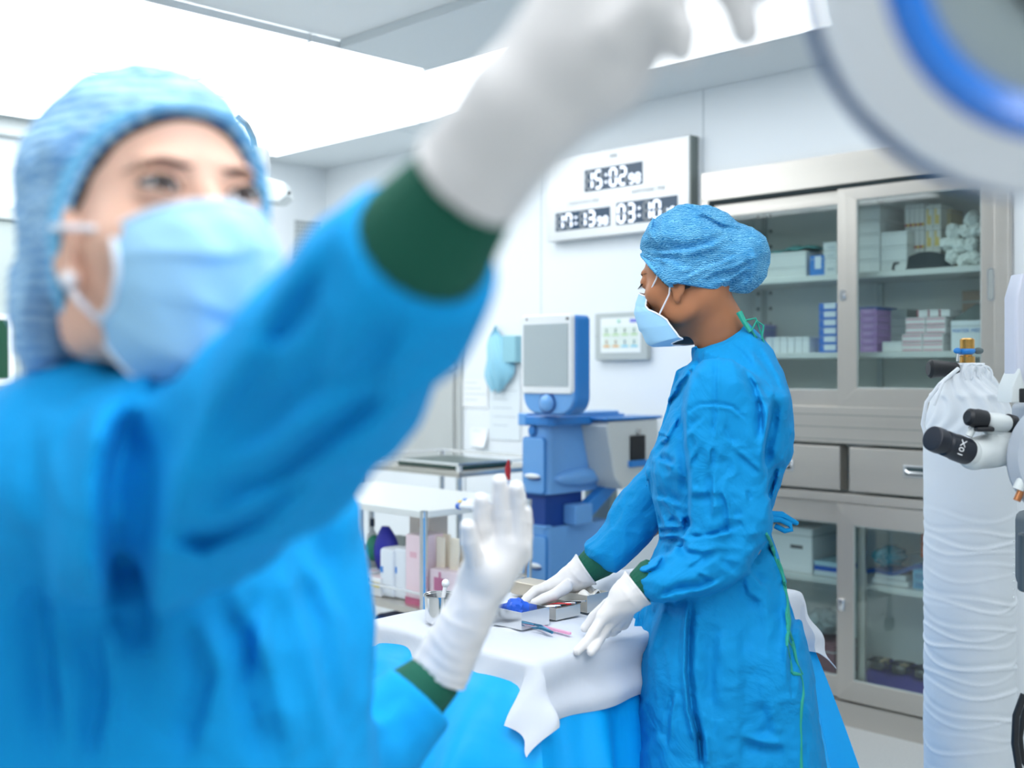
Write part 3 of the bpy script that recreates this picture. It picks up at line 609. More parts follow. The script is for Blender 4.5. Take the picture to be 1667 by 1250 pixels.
# ================================================================== blue ventilator / anaesthesia machine (wall frame)
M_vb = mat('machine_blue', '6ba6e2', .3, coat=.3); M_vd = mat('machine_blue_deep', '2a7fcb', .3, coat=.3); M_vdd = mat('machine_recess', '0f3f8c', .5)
M_vw = mat('machine_white', 'eceff0', .35); M_vg = mat('screen_grey', 'aeb9bc', .25)
VY = 3.2; vU0 = wu(890, VY)
def wyp(px, u): k = (px-CX)/FPX; return -u*(1+k)/(1-k)
vY1 = wyp(1003, vU0); vU1 = wu(847, VY)
def vz(px, py): return wz(px, py, VY)
vn = Thing('ventilator', 'blue hospital ventilator with a tilted grey screen on top, standing against the wall', 'ventilator', ((vU0+vU1)/2, (VY+vY1)/2, 0))
def vbody(z0, z1, in0, in1, r=.03, nz=6, m=None, name='body', parent=None, ex=(0, 0, 0, 0)):
    b = NB(); rings = []
    for i in range(nz+1):
        f = i/nz; e = in0+(in1-in0)*f
        rings.append([b.verts.new((x, y, z0+(z1-z0)*f)) for x, y in rrect(vU1+e*.6-ex[0], vU0-e*.1+ex[1], VY+e*.2-ex[2], vY1-e+ex[3], r, 6)])
    for a, c in zip(rings, rings[1:]):
        for k in range(len(a)): j = (k+1) % len(a); b.faces.new((a[k], a[j], c[j], c[k]))
    b.faces.new(rings[0][::-1]); b.faces.new(rings[-1])
    return vn.part(name, b, m or M_vb, parent)
zu0, zu1 = vz(890, 806), vz(890, 694); zm0 = vz(890, 860)
up = vbody(zu0, zu1, 0, .045, name='upper_housing')
lw = vbody(.12, zm0, -.02, -.005, name='lower_housing')
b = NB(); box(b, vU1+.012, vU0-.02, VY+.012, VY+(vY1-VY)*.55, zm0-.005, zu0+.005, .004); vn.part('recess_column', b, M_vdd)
b = NB(); box(b, vU1-.004, vU0-.0, VY-.004, VY+.03, zm0-.002, zm0+.008, .003); vn.part('shelf_lip', b, M_vb)
b = NB(); box(b, vU1-.05, vU0+.08, VY-.08, vY1+.06, .06, .12, .02); vn.part('base', b, M_vd)
for x in (vU1-.02, vU0+.05):
    for y in (VY-.05, vY1+.03): b = NB(); cyl(b, (x-.012, y, .03), .03, .024, 'x', 20); vn.part('caster', b, M_black)
# deck on top
zd1 = vz(890, 672); b = NB(); prism(b, rrect(vU1+.02, vU0+.045, VY-.02, wyp(1022, vU0+.045), .03), zu1+.002, zu1+(zd1-zu1)*.78, 'xy', bev=.008); dk = vn.part('deck', b, M_vd)
b = NB(); prism(b, rrect(vU1+.05, vU0+.035, VY+.08, wyp(1014, vU0+.04), .03), zu1+(zd1-zu1)*.78, zd1, 'xy', bev=.004); vn.part('deck_cover', b, M_vb, dk)
b = NB(); prism(b, rrect(vU1-.004, vU1+.06, VY-.02, vY1-.06, .02), zu1+.0, zd1-.004, 'xy', bev=.006); vn.part('left_ledge', b, M_vb)
# front drawers with silver pulls
for (a, c, t_, bt, hy_) in ((852, 891, 713, 803, 775), (852, 905, 872, 944, 920)):
    yy = VY-.002+(0 if t_ < 800 else -.003); u0, u1 = wu(a, yy), min(wu(c, yy), vU0-.012+(.012 if t_ > 800 else 0)); z1, z0 = vz(875, t_), vz(875, bt)
    b = NB(); prism(b, rrect(u0, u1, z0, z1, .016), yy-.004, yy+.01, bev=.003); dw = vn.part('drawer', b, M_vb)
    b = NB(); prism(b, rrect(u0-.003, u1+.003, z0-.004, z1+.004, .018), yy-.001, yy+.008); vn.part('groove', b, M_vd, dw)
    uh = (u0+u1)/2; zh = vz(875, hy_); b = NB(); ball(b, (uh, yy-.008, zh), (.042, .012, .010), 20); vn.part('pull', b, M_vw, dw)
    b = NB(); ball(b, (uh+.006, yy-.004, zh-.010), (.036, .008, .007), 16); vn.part('pull_shadow', b, M_vdd, dw)  # dark blob modelled in for the shade under the pull
# oval on the side face, oval knob on the front corner
zo = vz(944, 787); y0, y1 = wyp(903, vU0), wyp(985, vU0); b = NB(); ball(b, (vU0+.0, (y0+y1)/2, zo), (.035, (y1-y0)/2, .036), 32); vn.part('side_grip', b, M_vb)
zo2 = vz(870, 700); b = NB(); ball(b, (wu(866, VY), VY-.002, vz(866, 701)), (.018, .008, .022), 20); vn.part('oval_cap', b, M_vd)
b = NB(); y0 = wyp(938, vU0+.05); ya = wyp(1010, vU0+.05); za, zb2 = vz(960, 833), vz(960, 868)
box(b, vU0-.02, vU0+.05, y0, y0+.10, zb2, za, .008); vn.part('arm_block', b, M_vb)
b = NB(); prism(b, [(y0+.08, zb2+.006), (y0+.08, za-.004), (ya, za+.10), (ya+.02, za+.06)], vU0-.01, vU0+.04, 'yz', bev=.006); vn.part('support_arm', b, M_vd)
b = NB(); y0 = wyp(1003, vU0)-.03; box(b, vU0-.15, vU0-.005, y0, y0+.05, .12, zu0, .01); vn.part('rear_panel', b, mat('rear_grey', '8fa3a3', .5))
# grey side module with a black port
u = vU0+.13; y0, y1 = wyp(988, u), wyp(1072, u); 
b = NB(); pts = []
prism(b, [(y0, vz(988, 700)), (y0+.02, vz(988, 692)), (y1, vz(1060, 694)), (y1, vz(1060, 800)), (y0+.10, vz(1015, 815)), (y0+.05, vz(1003, 790))], u-.14, u, 'yz', bev=.01); md = vn.part('side_module', b, mat('module_grey', 'c9cfce', .4))
b = NB(); ya, yb = wyp(1028, u+.01), wyp(1052, u+.01); box(b, u-.02, u+.008, ya, yb, vz(1040, 767), vz(1040, 722), .004); vn.part('black_port', b, M_black, md)
b = NB(); box(b, u-.02, u+.012, ya-.01, yb+.01, vz(1040, 779), vz(1040, 767), .003); vn.part('blue_clip', b, M_vd, md)
b = NB(); cyl(b, (u, (ya+yb)/2, vz(1040, 715)), .012, .012, 'x', 16); vn.part('silver_button', b, M_chrome, md)
b = NB(); box(b, u-.15, u+.005, y0-.0, y1+.02, vz(1020, 692), vz(1020, 692)+.012, .004); vn.part('blue_trim', b, M_vd, md)
# screen head
sy = VY-.06; s0, s1 = wu(853, sy), wu(935, sy); sz0, szc, sz1 = vz(893, 672)+.02, vz(893, 640), vz(893, 514)
sw_ = s1-s0; th = .085
def srr(x0, x1, z0, z1, rt, rb, n=8):
    out = []
    for cx, cz, a0, r in ((x1-rt, z1-rt, 0, rt), (x0+rt, z1-rt, 90, rt), (x0+rb, z0+rb, 180, rb), (x1-rb, z0+rb, 270, rb)):
        for i in range(n+1): a = math.radians(a0+90*i/n); out.append((cx+r*math.cos(a), cz+r*math.sin(a)))
    return out
zb = vz(893, 674); b = NB(); prism(b, srr(s0+.004, s1+.008, zb, sz1-.003, .02, .07), sy, sy+th, bev=.012); hd = vn.part('monitor_shell', b, M_vd, label='blue shell of the screen')
b = NB(); prism(b, srr(s0+.002, s1+.002, zb+.006, szc+.01, .01, .068), sy-.008, sy+.01, bev=.008); vn.part('monitor_chin', b, M_vb, hd)
b = NB(); prism(b, srr(s0, s1, szc, sz1, .018, .014), sy-.018, sy+.02, bev=.006); bz = vn.part('bezel', b, M_vw, hd)
b = NB(); box(b, s0+.016, s1-.014, sy-.021, sy-.017, szc+.028, sz1-.035, .002); vn.part('screen', b, M_vg, bz, label='blank grey screen')
b = NB(); box(b, s0+.03, s0+.036, sy-.02, sy-.017, sz1-.02, sz1-.012); box(b, s1-.024, s1-.012, sy-.02, sy-.017, sz1-.022, sz1-.014); vn.part('indicator', b, M_black, bz, smooth=False)
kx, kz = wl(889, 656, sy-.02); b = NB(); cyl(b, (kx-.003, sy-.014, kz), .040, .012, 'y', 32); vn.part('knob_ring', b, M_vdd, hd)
b = NB(); ball(b, (kx, sy-.016, kz), (.035, .02, .033), 32); vn.part('control_knob', b, M_vb, hd)
# ================================================================== two-tier steel trolley
TY = 2.283; tu1 = -2.667; tu0 = tu1-.85; ty1 = TY+.46; tz = .862; ts = .56
tr = Thing('trolley', 'stainless steel two-tier trolley with supplies on its lower shelf, between sleeve and ventilator', 'trolley', ((tu0+tu1)/2, (TY+ty1)/2, 0))
for (x, y) in ((tu1, TY), (tu1, ty1), (tu0, TY), (tu0, ty1)):
    b = NB(); cyl(b, (x, y, .07), .0125, tz-.07, n=16); lg = tr.part('leg', b, M_chrome)
    b = NB(); cyl(b, (x-.012, y, .035), .035, .024, 'x', 20); tr.part('caster', b, M_black, lg)
for z in (tz, ts, .2):
    b = NB(); box(b, tu0-.01, tu1+.01, TY-.01, ty1+.01, z-.022, z, .003); tr.part('shelf', b, M_steelh if z < .8 else mat('trolley_top', 'e9ecea', .3, .3))
for z in (ts+.045, .245):
    b = NB(); tube(b, [(tu0, TY, z), (tu1, TY, z)], .005, 8); tube(b, [(tu1, TY, z), (tu1, ty1, z)], .005, 8); tube(b, [(tu0, ty1, z), (tu1, ty1, z)], .005, 8); tr.part('rail', b, M_chrome)
# low steel table behind the trolley
b2 = Thing('side_table', 'low steel side table with a raised rim, behind the trolley under the wall hatch', 'table', (-3.4, 3.2, 0))
b = NB(); box(b, -3.9, -3.24, 2.95, 3.45, .88, .90, .004); b2.part('table_top', b, M_steelh)
b = NB(); 
for z in (.93,): tube(b, [(-3.9, 2.95, z), (-3.24, 2.95, z), (-3.24, 3.45, z), (-3.9, 3.45, z), (-3.9, 2.95, z)], .006, 8)
b2.part('rim_rail', b, M_chrome)
for x in (-3.88, -3.26):
    for y in (2.97, 3.43): b = NB(); cyl(b, (x, y, 0), .013, .93, n=14); b2.part('leg', b, M_chrome)
b = NB(); box(b, -3.7, -3.3, 3.02, 3.3, .90, .925, .008); single('instrument_tray', b, mat('tray_dark', '3c5652', .3, .6), 'shallow dark steel tray on the low table behind the trolley', 'tray', (-3.5, 3.1, .90))
# things on the trolley
def tb(px0, px1, py0, py1, y, dep, name, label, col, cat='box', z0=None, group=None, taper=None, bev=.004, art=None, bump=0):
    z0 = ts if z0 is None else z0; u0, u1 = wu(px0, y), wu(px1, y); pc = (px0+px1)/2; h = (py1-py0)/FPX*((y-(u0+u1)/2)*RT)
    m = mat('goods_'+col, col, .6, bump=bump, bscale=40); t = Thing(name, label, cat, ((u0+u1)/2, y+dep/2, z0), group=group)
    b = NB(); box(b, u0, u1, y, y+dep, z0+.0006, z0+h, bev, taper=taper); t.part('carton' if cat == 'box' else 'body', b, m)
    if cat == 'box': b = NB(); box(b, u0+.003, u1-.003, y+.003, y+dep-.003, z0+h-.0005, z0+h+.0008); t.part('opening', b, mat('box_inside', 'd8c9cd', .8), smooth=False)
    for (fa, fb, ga, gb, c2) in art or []:
        b = NB(); box(b, u0+(u1-u0)*fa, u0+(u1-u0)*fb, y-.0012, y-.0002, z0+h*ga, z0+h*gb); t.part('print', b, mat('art_'+c2, c2, .6), smooth=False)
    return z0+h
PK = 'ecd6dd'
tb(660, 686, 872, 985, TY+.02, .10, 'pink_carton', 'tall pale pink open carton left of the trolley leg', PK, art=[(0, 1, 0, .1, 'c66a8a'), (.3, .7, .68, .76, 'e0b3c0')])
tb(699, 752, 925, 988, TY+.04, .16, 'pink_carton', 'wide pale pink carton with a magenta flower print, right of the trolley leg', 'efdce2', art=[(.15, .45, .45, .8, 'c9799a'), (.5, .95, .1, .25, 'b8577f'), (.3, .36, .8, .95, 'c9799a')])
tb(666, 700, 852, 985, TY+.16, .08, 'cream_carton', 'open cream carton standing behind the tall pink one', 'ede3da', art=[(.5, .8, .8, .9, 'c99a8a')])
rr = random.Random(11)
for i in range(9):
    px = 697+i*6.4; y = TY+.07+.02*(i % 3); u, z = wl(px, 928, y); h = .20-.03*rr.random(); b = NB(); lean = (rr.random()-.5)*.05
    sheet(b, lambda a, c: (u+(a-.5)*.035+lean*c, y+.004*math.sin(math.pi*a)*(1-c), ts+.02+(h)*c), 4, 6); bmesh.ops.solidify(b, geom=b.faces[:], thickness=.006)
    single('sterile_pouch', b, mat('cream_paper', 'efe6d2', .65, bump=.3, bscale=40), 'cream paper sterile pouch standing in the wide pink carton, %s from the left' % ['first', 'second', 'third', 'fourth', 'fifth', 'sixth', 'seventh', 'eighth', 'ninth'][i], 'pouch', (u, y, ts+.02), group='cream sterile pouches in the pink carton')
for i, (a, c, h) in enumerate(((617, 640, 80), (640, 661, 84))):
    tb(a, c, 985-h, 985, TY+.03+.01*i, .08, 'plastic_pack', 'white crinkled plastic pack with a blue mark on the trolley, %s' % ['left one', 'right one'][i], 'e7eef4', 'pack', group='white plastic packs', taper=.8, bev=.012, art=[(.1, .3, .5, .62, '4a90d9')], bump=.6)
tb(598, 620, 945, 975, TY+.02, .06, 'yellow_label_carton', 'small white carton with a yellow band at the left of the trolley shelf', 'eceff0', art=[(.1, .9, .5, .75, 'e3cf3f'), (.0, .1, .1, .9, '2f5fb8')])
tb(575, 597, 945, 978, TY+.03, .06, 'blue_label_carton', 'small white carton with a blue stripe half hidden by the gown', 'e7ecf2', art=[(.3, .5, .1, .9, '3b6fc9')])
def bottle(px, y, z0, h, r, cap, label, name='bottle', m='clear_plastic'):
    u = wu(px, y); t = Thing(name, label, 'bottle', (u, y, z0), group='small bottles at the left of the trolley')
    b = NB(); lathe(b, [(r*.9, 0), (r, .004), (r, h*.62), (r*.8, h*.72), (r*.35, h*.8), (r*.35, h*.88)], (u, y, z0+.0005), n=20); t.part('body', b, mat(m, 'dde5ea', .25, alpha=.85))
    b = NB(); cyl(b, (u, y, z0+h*.86), r*.45, h*.14, n=16); t.part('cap', b, mat('cap_'+cap, cap, .4))
for i, (px, y, cap, h) in enumerate(((560, TY+.05, '25384a', .13), (572, TY+.12, 'a8352f', .15), (583, TY+.05, '2b2f33', .16), (594, TY+.15, 'c98f2a', .13), (606, TY+.26, '2e3f57', .2))):
    bottle(px, y, ts, h, .02, cap, 'small clear bottle with a %s cap on the trolley shelf, beside the gown' % ['navy', 'red', 'black', 'amber', 'tall dark'][i])
u, z = wl(612, 905, TY+.1); b = NB()
sheet(b, lambda a, c: (u+(.05*math.sin(2*math.pi*a)+.02)*(math.sin(math.pi*(c*.8+.1)))+.02*c, TY+.12+.035*math.cos(2*math.pi*a)*math.sin(math.pi*(c*.8+.1)), ts+.06+.15*c), 20, 12, True); bmesh.ops.holes_fill(b, edges=b.edges[:])
t = Thing('wrapped_pack', 'deep violet and green wrapped bundle on the trolley shelf', 'bundle', (u, TY+.12, ts)); t.part('violet_wrap', b, mat('violet_wrap', '2a2fa8', .5))
b = NB(); ball(b, (u-.035, TY+.12, ts+.13), (.03, .03, .045), 16); t.part('green_wrap', b, mat('green_wrap', '2a8a6c', .5))
b = NB(); box(b, u-.05, u+.05, TY+.09, TY+.15, ts+.0006, ts+.065, .01, taper=.8); t.part('white_base', b, mat('wrap_white', 'e3ebee', .5, bump=.5, bscale=40))
for i in range(4):
    x = -3.32+i*.11; b = NB(); sheet(b, lambda a, c: (x+.09*a, TY+.28+.03*math.sin(3*a)+.02*c, ts+.001+(.13+.01*i)*c), 6, 5); bmesh.ops.solidify(b, geom=b.faces[:], thickness=.01)
    single('drip_bag', b, mat('drip_bag', 'cfdcdc', .25, alpha=.8), 'clear fluid bag at the back of the trolley shelf, %s from the left' % ['first', 'second', 'third', 'fourth'][i], 'bag', (x, TY+.28, ts), group='clear fluid bags')
# on top of the trolley
def tubeobj(name, label, cat, pts, r, m, frame='W', extra=None, group=None):
    t = Thing(name, label, cat, pts[0], frame=frame, group=group); b = NB(); tube(b, pts, r, 12); t.part('barrel', b, m)
    for (nm, p2, r2, m2) in extra or []: b = NB(); tube(b, p2, r2, 12); t.part(nm, b, m2)
    return t
for i, (pa, pb, c) in enumerate(((745, 778, '3f74cf'), (748, 772, 'e2c14a'), (756, 790, '5c8fe0'))):
    y = TY+.10+.05*i; A = wu(pa, y); B_ = wu(pb, y); z = tz+.011
    tubeobj('syringe', 'plastic syringe lying on the trolley top, with a %s collar' % ['blue', 'yellow', 'pale blue'][i], 'syringe', [(A, y, z), (B_, y+.02, z)], .009, M_white, extra=[('collar', [(A, y, z), (A+.012, y, z)], .0105, mat('collar_'+c, c, .4)), ('plunger', [(B_, y+.02, z), (B_+.03, y+.025, z)], .004, M_white)], group='syringes on the trolley top')
tg = wl(827, 782, TY+.30); ub = tg[0]; yb = TY+.30
tw = Thing('red_tube_stand', 'upright tube with a red tip rising above the fingertips of the raised hand', 'tube', (ub, yb, tz))
ztop = wz(826, 748, yb); b = NB(); cyl(b, (ub, yb, tz+.0005), .022, .02, n=20); tw.part('foot', b, mat('foot_blue', '9fb7e0', .4))
b = NB(); tube(b, [(ub, yb, tz+.02), (ub, yb, ztop-.06)], .008, 12); tw.part('clear_stem', b, mat('pale_stem', 'c9d8ee', .3))
b = NB(); tube(b, [(ub, yb, ztop-.065), (ub-.001, yb, ztop-.03), (ub+.003, yb, ztop)], [.008, .010, .003], 12); tw.part('red_tip', b, mat('red_tip', 'b3202a', .4))
# dark blue bin below
b = NB(); box(b, -2.95, -2.72, TY+.03, TY+.3, .201, .50, .02, taper=1.05); single('blue_bin', b, mat('navy_bin', '173f7d', .5), 'dark blue bin on the bottom tier of the trolley', 'bin', (-2.85, TY+.15, .2))
# ================================================================== instrument table with drapes (wall frame)
AU0, AU1, AY0, AY1, AZ = -1.744, -1.330, 1.376, 2.20, .81
it = Thing('instrument_table', 'instrument table hidden under blue and white drapes', 'table', ((AU0+AU1)/2, (AY0+AY1)/2, 0))
b = NB(); box(b, AU0+.01, AU1-.01, AY0+.01, AY1-.01, AZ-.03, AZ-.008, .004); it.part('table_top', b, M_steelh)
for x in (AU0+.04, AU1-.04):
    for y in (AY0+.04, AY1-.04): b = NB(); cyl(b, (x, y, 0), .014, AZ-.03, n=14); it.part('leg', b, M_chrome)
def perim(s):   # rounded rectangle perimeter -> point, outward normal
    r = .03; L = [(AU1-AU0-2*r), math.pi*r/2, (AY1-AY0-2*r), math.pi*r/2]*2; tot = sum(L); d = (s % 1)*tot
    segs = [('l', AU0+r, AY0, 1, 0, 0, -1), ('c', AU1-r, AY0+r, -90), ('l', AU1, AY0+r, 0, 1, 1, 0), ('c', AU1-r, AY1-r, 0), ('l', AU1-r, AY1, -1, 0, 0, 1), ('c', AU0+r, AY1-r, 90), ('l', AU0, AY1-r, 0, -1, -1, 0), ('c', AU0+r, AY0+r, 180)]
    for k, g in zip(L, segs):
        if d <= k:
            if g[0] == 'l': return (g[1]+g[3]*d, g[2]+g[4]*d, g[5], g[6])
            a = math.radians(g[3])+d/r; return (g[1]+r*math.cos(a), g[2]+r*math.sin(a), math.cos(a), math.sin(a))
        d -= k
    return (AU0+r, AY0, 0, -1)
def drape(s, v):
    x, y, nx, ny = perim(s)
    if v < .12:
        f = v/.12; cx, cy_ = (AU0+AU1)/2, (AY0+AY1)/2; return (cx+(x-cx)*f, cy_+(y-cy_)*f, AZ-.004)
    f = (v-.12)/.88; z = AZ-.004-(AZ-.12)*f
    side = max(0, nx)*max(0, 1-abs(y-(AY0+AY1)/2-.02)/.36)     # pressed in where the nurse stands
    fl = .30*f*(1-side*.93)*(1.05 if ny < 0 else 1)*(.55 if nx > .9 else 1)+.004
    fl += (.030*math.sin(s*2*math.pi*11+1.2*f)+.018*math.sin(s*2*math.pi*23+2+2*f))*min(1, f*1.8)*(1-side)
    if ny < -.2 and f > .06: fl += .012*math.sin(f*9)
    return (x+nx*fl, y+ny*fl, z-.012*math.sin(s*40)*f)
b = NB(); sheet(b, drape, 260, 60, True); bmesh.ops.remove_doubles(b, verts=b.verts[:], dist=1e-5); bmesh.ops.solidify(b, geom=b.faces[:], thickness=.0015)
M_drape = mat('blue_drape', '00aefc', .45, spec=.4, bump=.4, bscale=4, bdist=.02, warp=1.5)
single('blue_drape', b, M_drape, 'bright blue plastic drape covering the instrument table down to the floor', 'drape', ((AU0+AU1)/2, (AY0+AY1)/2, AZ-.004))
OH = .10
def wcloth(a, c):
    # cloth laid over the top, slightly turned, hanging down past the edges
    x = AU0-OH*.55+(AU1-AU0+OH*1.75)*a; y = AY0-OH*1.05+(AY1-AY0+OH*2.1)*c; 
    q = .05*(c-.5); x += q*.6
    ox = x-AU1 if x > AU1 else (x-AU0 if x < AU0 else 0); oy = y-AY1 if y > AY1 else (y-AY0 if y < AY0 else 0)
    d = math.hypot(ox, oy); px_ = min(max(x, AU0), AU1); py_ = min(max(y, AY0), AY1)
    z = AZ+.0025+.0022*math.sin(31*x+7*y)*math.sin(23*y-4*x)+.003*math.exp(-((x-AU0-.2-.3*(y-AY0))/.02)**2)
    if d > 0:
        nx, ny = ox/d, oy/d; r = .012; wav = 0.006*math.sin(38*x+5*d*10)+.006*math.sin(33*y+1)
        if d < r*1.57: an = d/r; hx = r*math.sin(an); dz = r*(1-math.cos(an))
        else: hx = r+(d-r*1.57)*(.12+ (.28 if abs(ox) > 1e-4 and abs(oy) > 1e-4 else .0)); dz = r+(d-r*1.57)
        return (px_+nx*(hx+.008)+wav*min(1, d*12)*abs(nx)+nx*.004, py_+ny*(hx+.008)+wav*min(1, d*12)*abs(ny), z-dz)
    return (px_, py_, z)
b = NB(); sheet(b, wcloth, 120, 180); bmesh.ops.solidify(b, geom=b.faces[:], thickness=.0018)
M_cloth = mat('white_cloth', 'd4dae3', .85, bump=.5, bscale=7, bdist=.012, warp=1.2)
single('white_cloth', b, M_cloth, 'white cotton cloth spread over the instrument table with a corner hanging down', 'cloth', ((AU0+AU1)/2, (AY0+AY1)/2, AZ))
TZ = AZ+.0075
def tp(px, py, z=TZ):   # wall-frame point on a horizontal plane z at a pixel
    Y = (CAMH-z)*FPX/(py-CY); return w2l(((px-CX)/FPX*Y, Y, z))
# green number 5 on a folded cloth at the back
v = tp(985, 965); b = NB()
sheet(b, lambda a, c: (v.x-.09+.2*a+.03*c, v.y-.07+.17*c, TZ+.012+.022*math.sin(math.pi*a)**.6*math.sin(math.pi*min(1, c*1.0))**.5+.003*math.sin(20*a+9*c)), 30, 20); bmesh.ops.solidify(b, geom=b.faces[:], thickness=-.010)
fc = single('folded_cloth', b, M_cloth, 'folded white cloth marked with a dark green 5 at the back of the instrument table', 'cloth', (v.x, v.y, TZ))
text_bm('5', .045, mat('dark_green_ink', '1f4a40', .7), fc, (-.006, .0, .0365), (0, 0, math.radians(75)), ext=.0008)
# bowls
def bowl(px, py, r, h, label):
    v = tp(px, py); t = Thing('steel_bowl', label, 'bowl', (v.x, v.y, TZ), group='steel bowls on the instrument table')
    b = NB(); lathe(b, [(r*.8, 0), (r*.93, .006), (r, h), (r*1.06, h+.001), (r*1.06, h-.002), (r*1.02, h-.001), (r*.96, h-.003), (r*.9, .008), (.001, .004)], (v.x, v.y, TZ), n=40); t.part('bowl', b, M_chrome); return v
v = bowl(719, 1012, .033, .052, 'round steel bowl at the left end of the instrument table'); v2 = bowl(752, 1022, .026, .046, 'smaller steel cup partly hidden by the raised glove')
b = NB(); tube(b, [(v.x-.005, v.y, TZ+.01), (v.x+.0, v.y+.01, TZ+.07)], .004, 8); ball(b, (v.x, v.y+.01, TZ+.072), .008, 12)
single('swab_stick', b, M_white, 'white swab stick standing in the round steel bowl', 'swab', (v.x, v.y, TZ+.01))
def otray(pts, h, name, label, m, cat='tray', wall=.002, floorz=TZ):
    """open tray from four floor corners (wall frame xy)"""
    t = Thing(name, label, cat, (sum(p[0] for p in pts)/4, sum(p[1] for p in pts)/4, floorz))
    b = NB(); lo = [b.verts.new((p[0], p[1], floorz)) for p in pts]; hi = [b.verts.new((p[0], p[1], floorz+h)) for p in pts]
    b.faces.new(lo)
    for i in range(4): b.faces.new((lo[i], lo[(i+1) % 4], hi[(i+1) % 4], hi[i]))
    bmesh.ops.recalc_face_normals(b, faces=b.faces[:]); bmesh.ops.solidify(b, geom=b.faces[:], thickness=wall); t.part('tray', b, m, smooth=False); return t
def tbox(px, py, du, dy): v = tp(px, py); return [(v.x-du, v.y), (v.x, v.y), (v.x, v.y+dy), (v.x-du, v.y+dy)]
otray(tbox(849, 1026, .085, .075), .032, 'steel_tray', 'polished steel tray holding a blue wrap beside the raised glove', M_chrome)
v = tp(832, 1016); b = NB(); bmesh.ops.create_icosphere(b, subdivisions=3, radius=1)
for q in b.verts: d = q.co.normalized(); f = 1+.2*math.sin(6*d.x)*math.sin(7*d.y+1); q.co = Vector((v.x-.025, v.y+.04, TZ+.022))+Vector((d.x*.024*f, d.y*.022*f, d.z*.018*f))
single('blue_wrap', b, mat('cobalt_wrap', '1f5fd6', .5), 'crumpled cobalt blue wrap in the polished steel tray', 'wrap', (v.x-.01, v.y+.035, TZ+.004))
otray(tbox(905, 1010, .075, .07), .022, 'steel_tray', 'low steel tray with a red-handled instrument, middle of the instrument table', mat('tray_matt', 'd9d8d2', .3, .7))
v = tp(905, 1010)
for i in range(7):
    a = Vector((v.x-.070+.004*i, v.y+.012+.008*i, TZ+.012+.001*i)); c = a+Vector((.062, -.004+.002*i, .012)); red = i == 3
    t = tubeobj('surgical_instrument', ['slim steel instrument in the low tray, frontmost', 'slim steel instrument in the low tray, second from the front', 'slim dark instrument in the low tray, third from the front', 'red-handled instrument in the low tray', 'slim steel instrument in the low tray, just behind the red one', 'slim black instrument in the low tray, second from the back', 'slim steel instrument in the low tray, rearmost'][i], 'instrument', [a, a.lerp(c, .5), c], [.0022, .0032 if not red else .0045, .0015], mat('red_handle', 'c3242b', .4) if red else (M_black if i in (2, 5) else M_chrome), group='instruments in the low tray')
otray(tbox(956, 998, .10, .065), .034, 'steel_box', 'long steel instrument box at the back of the instrument table', mat('box_matt', 'd4d3cc', .35, .6), 'box')
v = tp(956, 998)
b = NB(); rr = random.Random(2)
sheet(b, lambda a, c: (v.x-.095+.09*a, v.y+.005+.055*c, TZ+.024+.010*math.sin(9*a+3*c)*math.sin(8*c)+.008), 24, 14); bmesh.ops.solidify(b, geom=b.faces[:], thickness=.003)
single('gauze_wrap', b, mat('gauze_white', 'e8e6df', .85, bump=.5, bscale=60), 'crumpled gauze lying in the long steel instrument box', 'gauze', (v.x-.05, v.y+.03, TZ+.02))
v = tp(868, 975); b = NB(); box(b, v.x-.07, v.x+.02, v.y+.0, v.y+.06, TZ+.001, TZ+.03, .006); single('steel_case', b, mat('case_beige', 'c9bfae', .35, .5), 'beige metal case under the fingertips of the far gloved hand', 'case', (v.x, v.y, TZ))
# forceps and pink strip
A = tp(863, 1018); B_ = tp(899, 1033); C_ = tp(866, 1025); z = TZ+.004
t = Thing('forceps', 'steel-blue forceps lying open on the white cloth', 'forceps', (B_.x, B_.y, TZ))
for q in (A, C_):
    b = NB(); m_ = (Vector((q.x, q.y, z))+Vector((B_.x, B_.y, z)))/2+Vector((0, 0, .003)); tube(b, [(q.x, q.y, z), m_, (B_.x, B_.y, z)], [.0012, .003, .0028], 8); t.part('blade', b, mat('steel_blue', '3f7fa0', .25, .7))
A = tp(880, 1021); B_ = tp(928, 1033); dv = (B_-A).normalized(); nn = Vector((-dv.y, dv.x, 0))*.0035
b = NB(); vs = [b.verts.new(p) for p in (A-nn, B_-nn, B_+nn, A+nn)]; f = b.faces.new(vs); r_ = bmesh.ops.extrude_face_region(b, geom=[f]); bmesh.ops.translate(b, verts=[e for e in r_['geom'] if isinstance(e, bmesh.types.BMVert)], vec=(0, 0, .004))
single('pink_stick', b, mat('pink_plastic', 'e6a3c4', .5), 'thin pink plastic stick lying beside the forceps', 'stick', (A.x, A.y, TZ))
# ================================================================== gas cylinder in a white fabric sleeve (world frame)
GX, GY, GR = (1578-CX)/FPX*2.6, 2.6, .099
gc = Thing('gas_cylinder', 'tall gas cylinder wrapped in a white fabric cover with a brass valve on top', 'gas cylinder', (GX, GY, 0), 'X')
def gz(py): return CAMH-(py-CY)/FPX*GY
wr = [(1005, .5, .10, 1.0), (1015, -.4, .12, .8), (858, .6, .05, 1), (876, .3, .06, 1), (884, -.2, .1, .7), (905, .5, .08, .5), (962, .6, .1, 1), (968, .1, .14, .8), (980, .7, .05, .5), (1030, -.7, .16, 1), (1058, -.2, .2, 1.1), (1066, .4, .13, .9), (1085, -.5, .1, .7), (1110, .3, .08, 1.2), (1145, .5, .12, 1.2), (1155, -.3, .1, .6), (1180, .6, .06, .5), (1195, -.8, .2, .6), (1225, -.6, .3, .4), (830, .2, .1, .4), (925, -.3, .1, .4), (1300, .4, .1, 1), (1400, -.2, .1, 1), (1500, .2, .1, 1)]
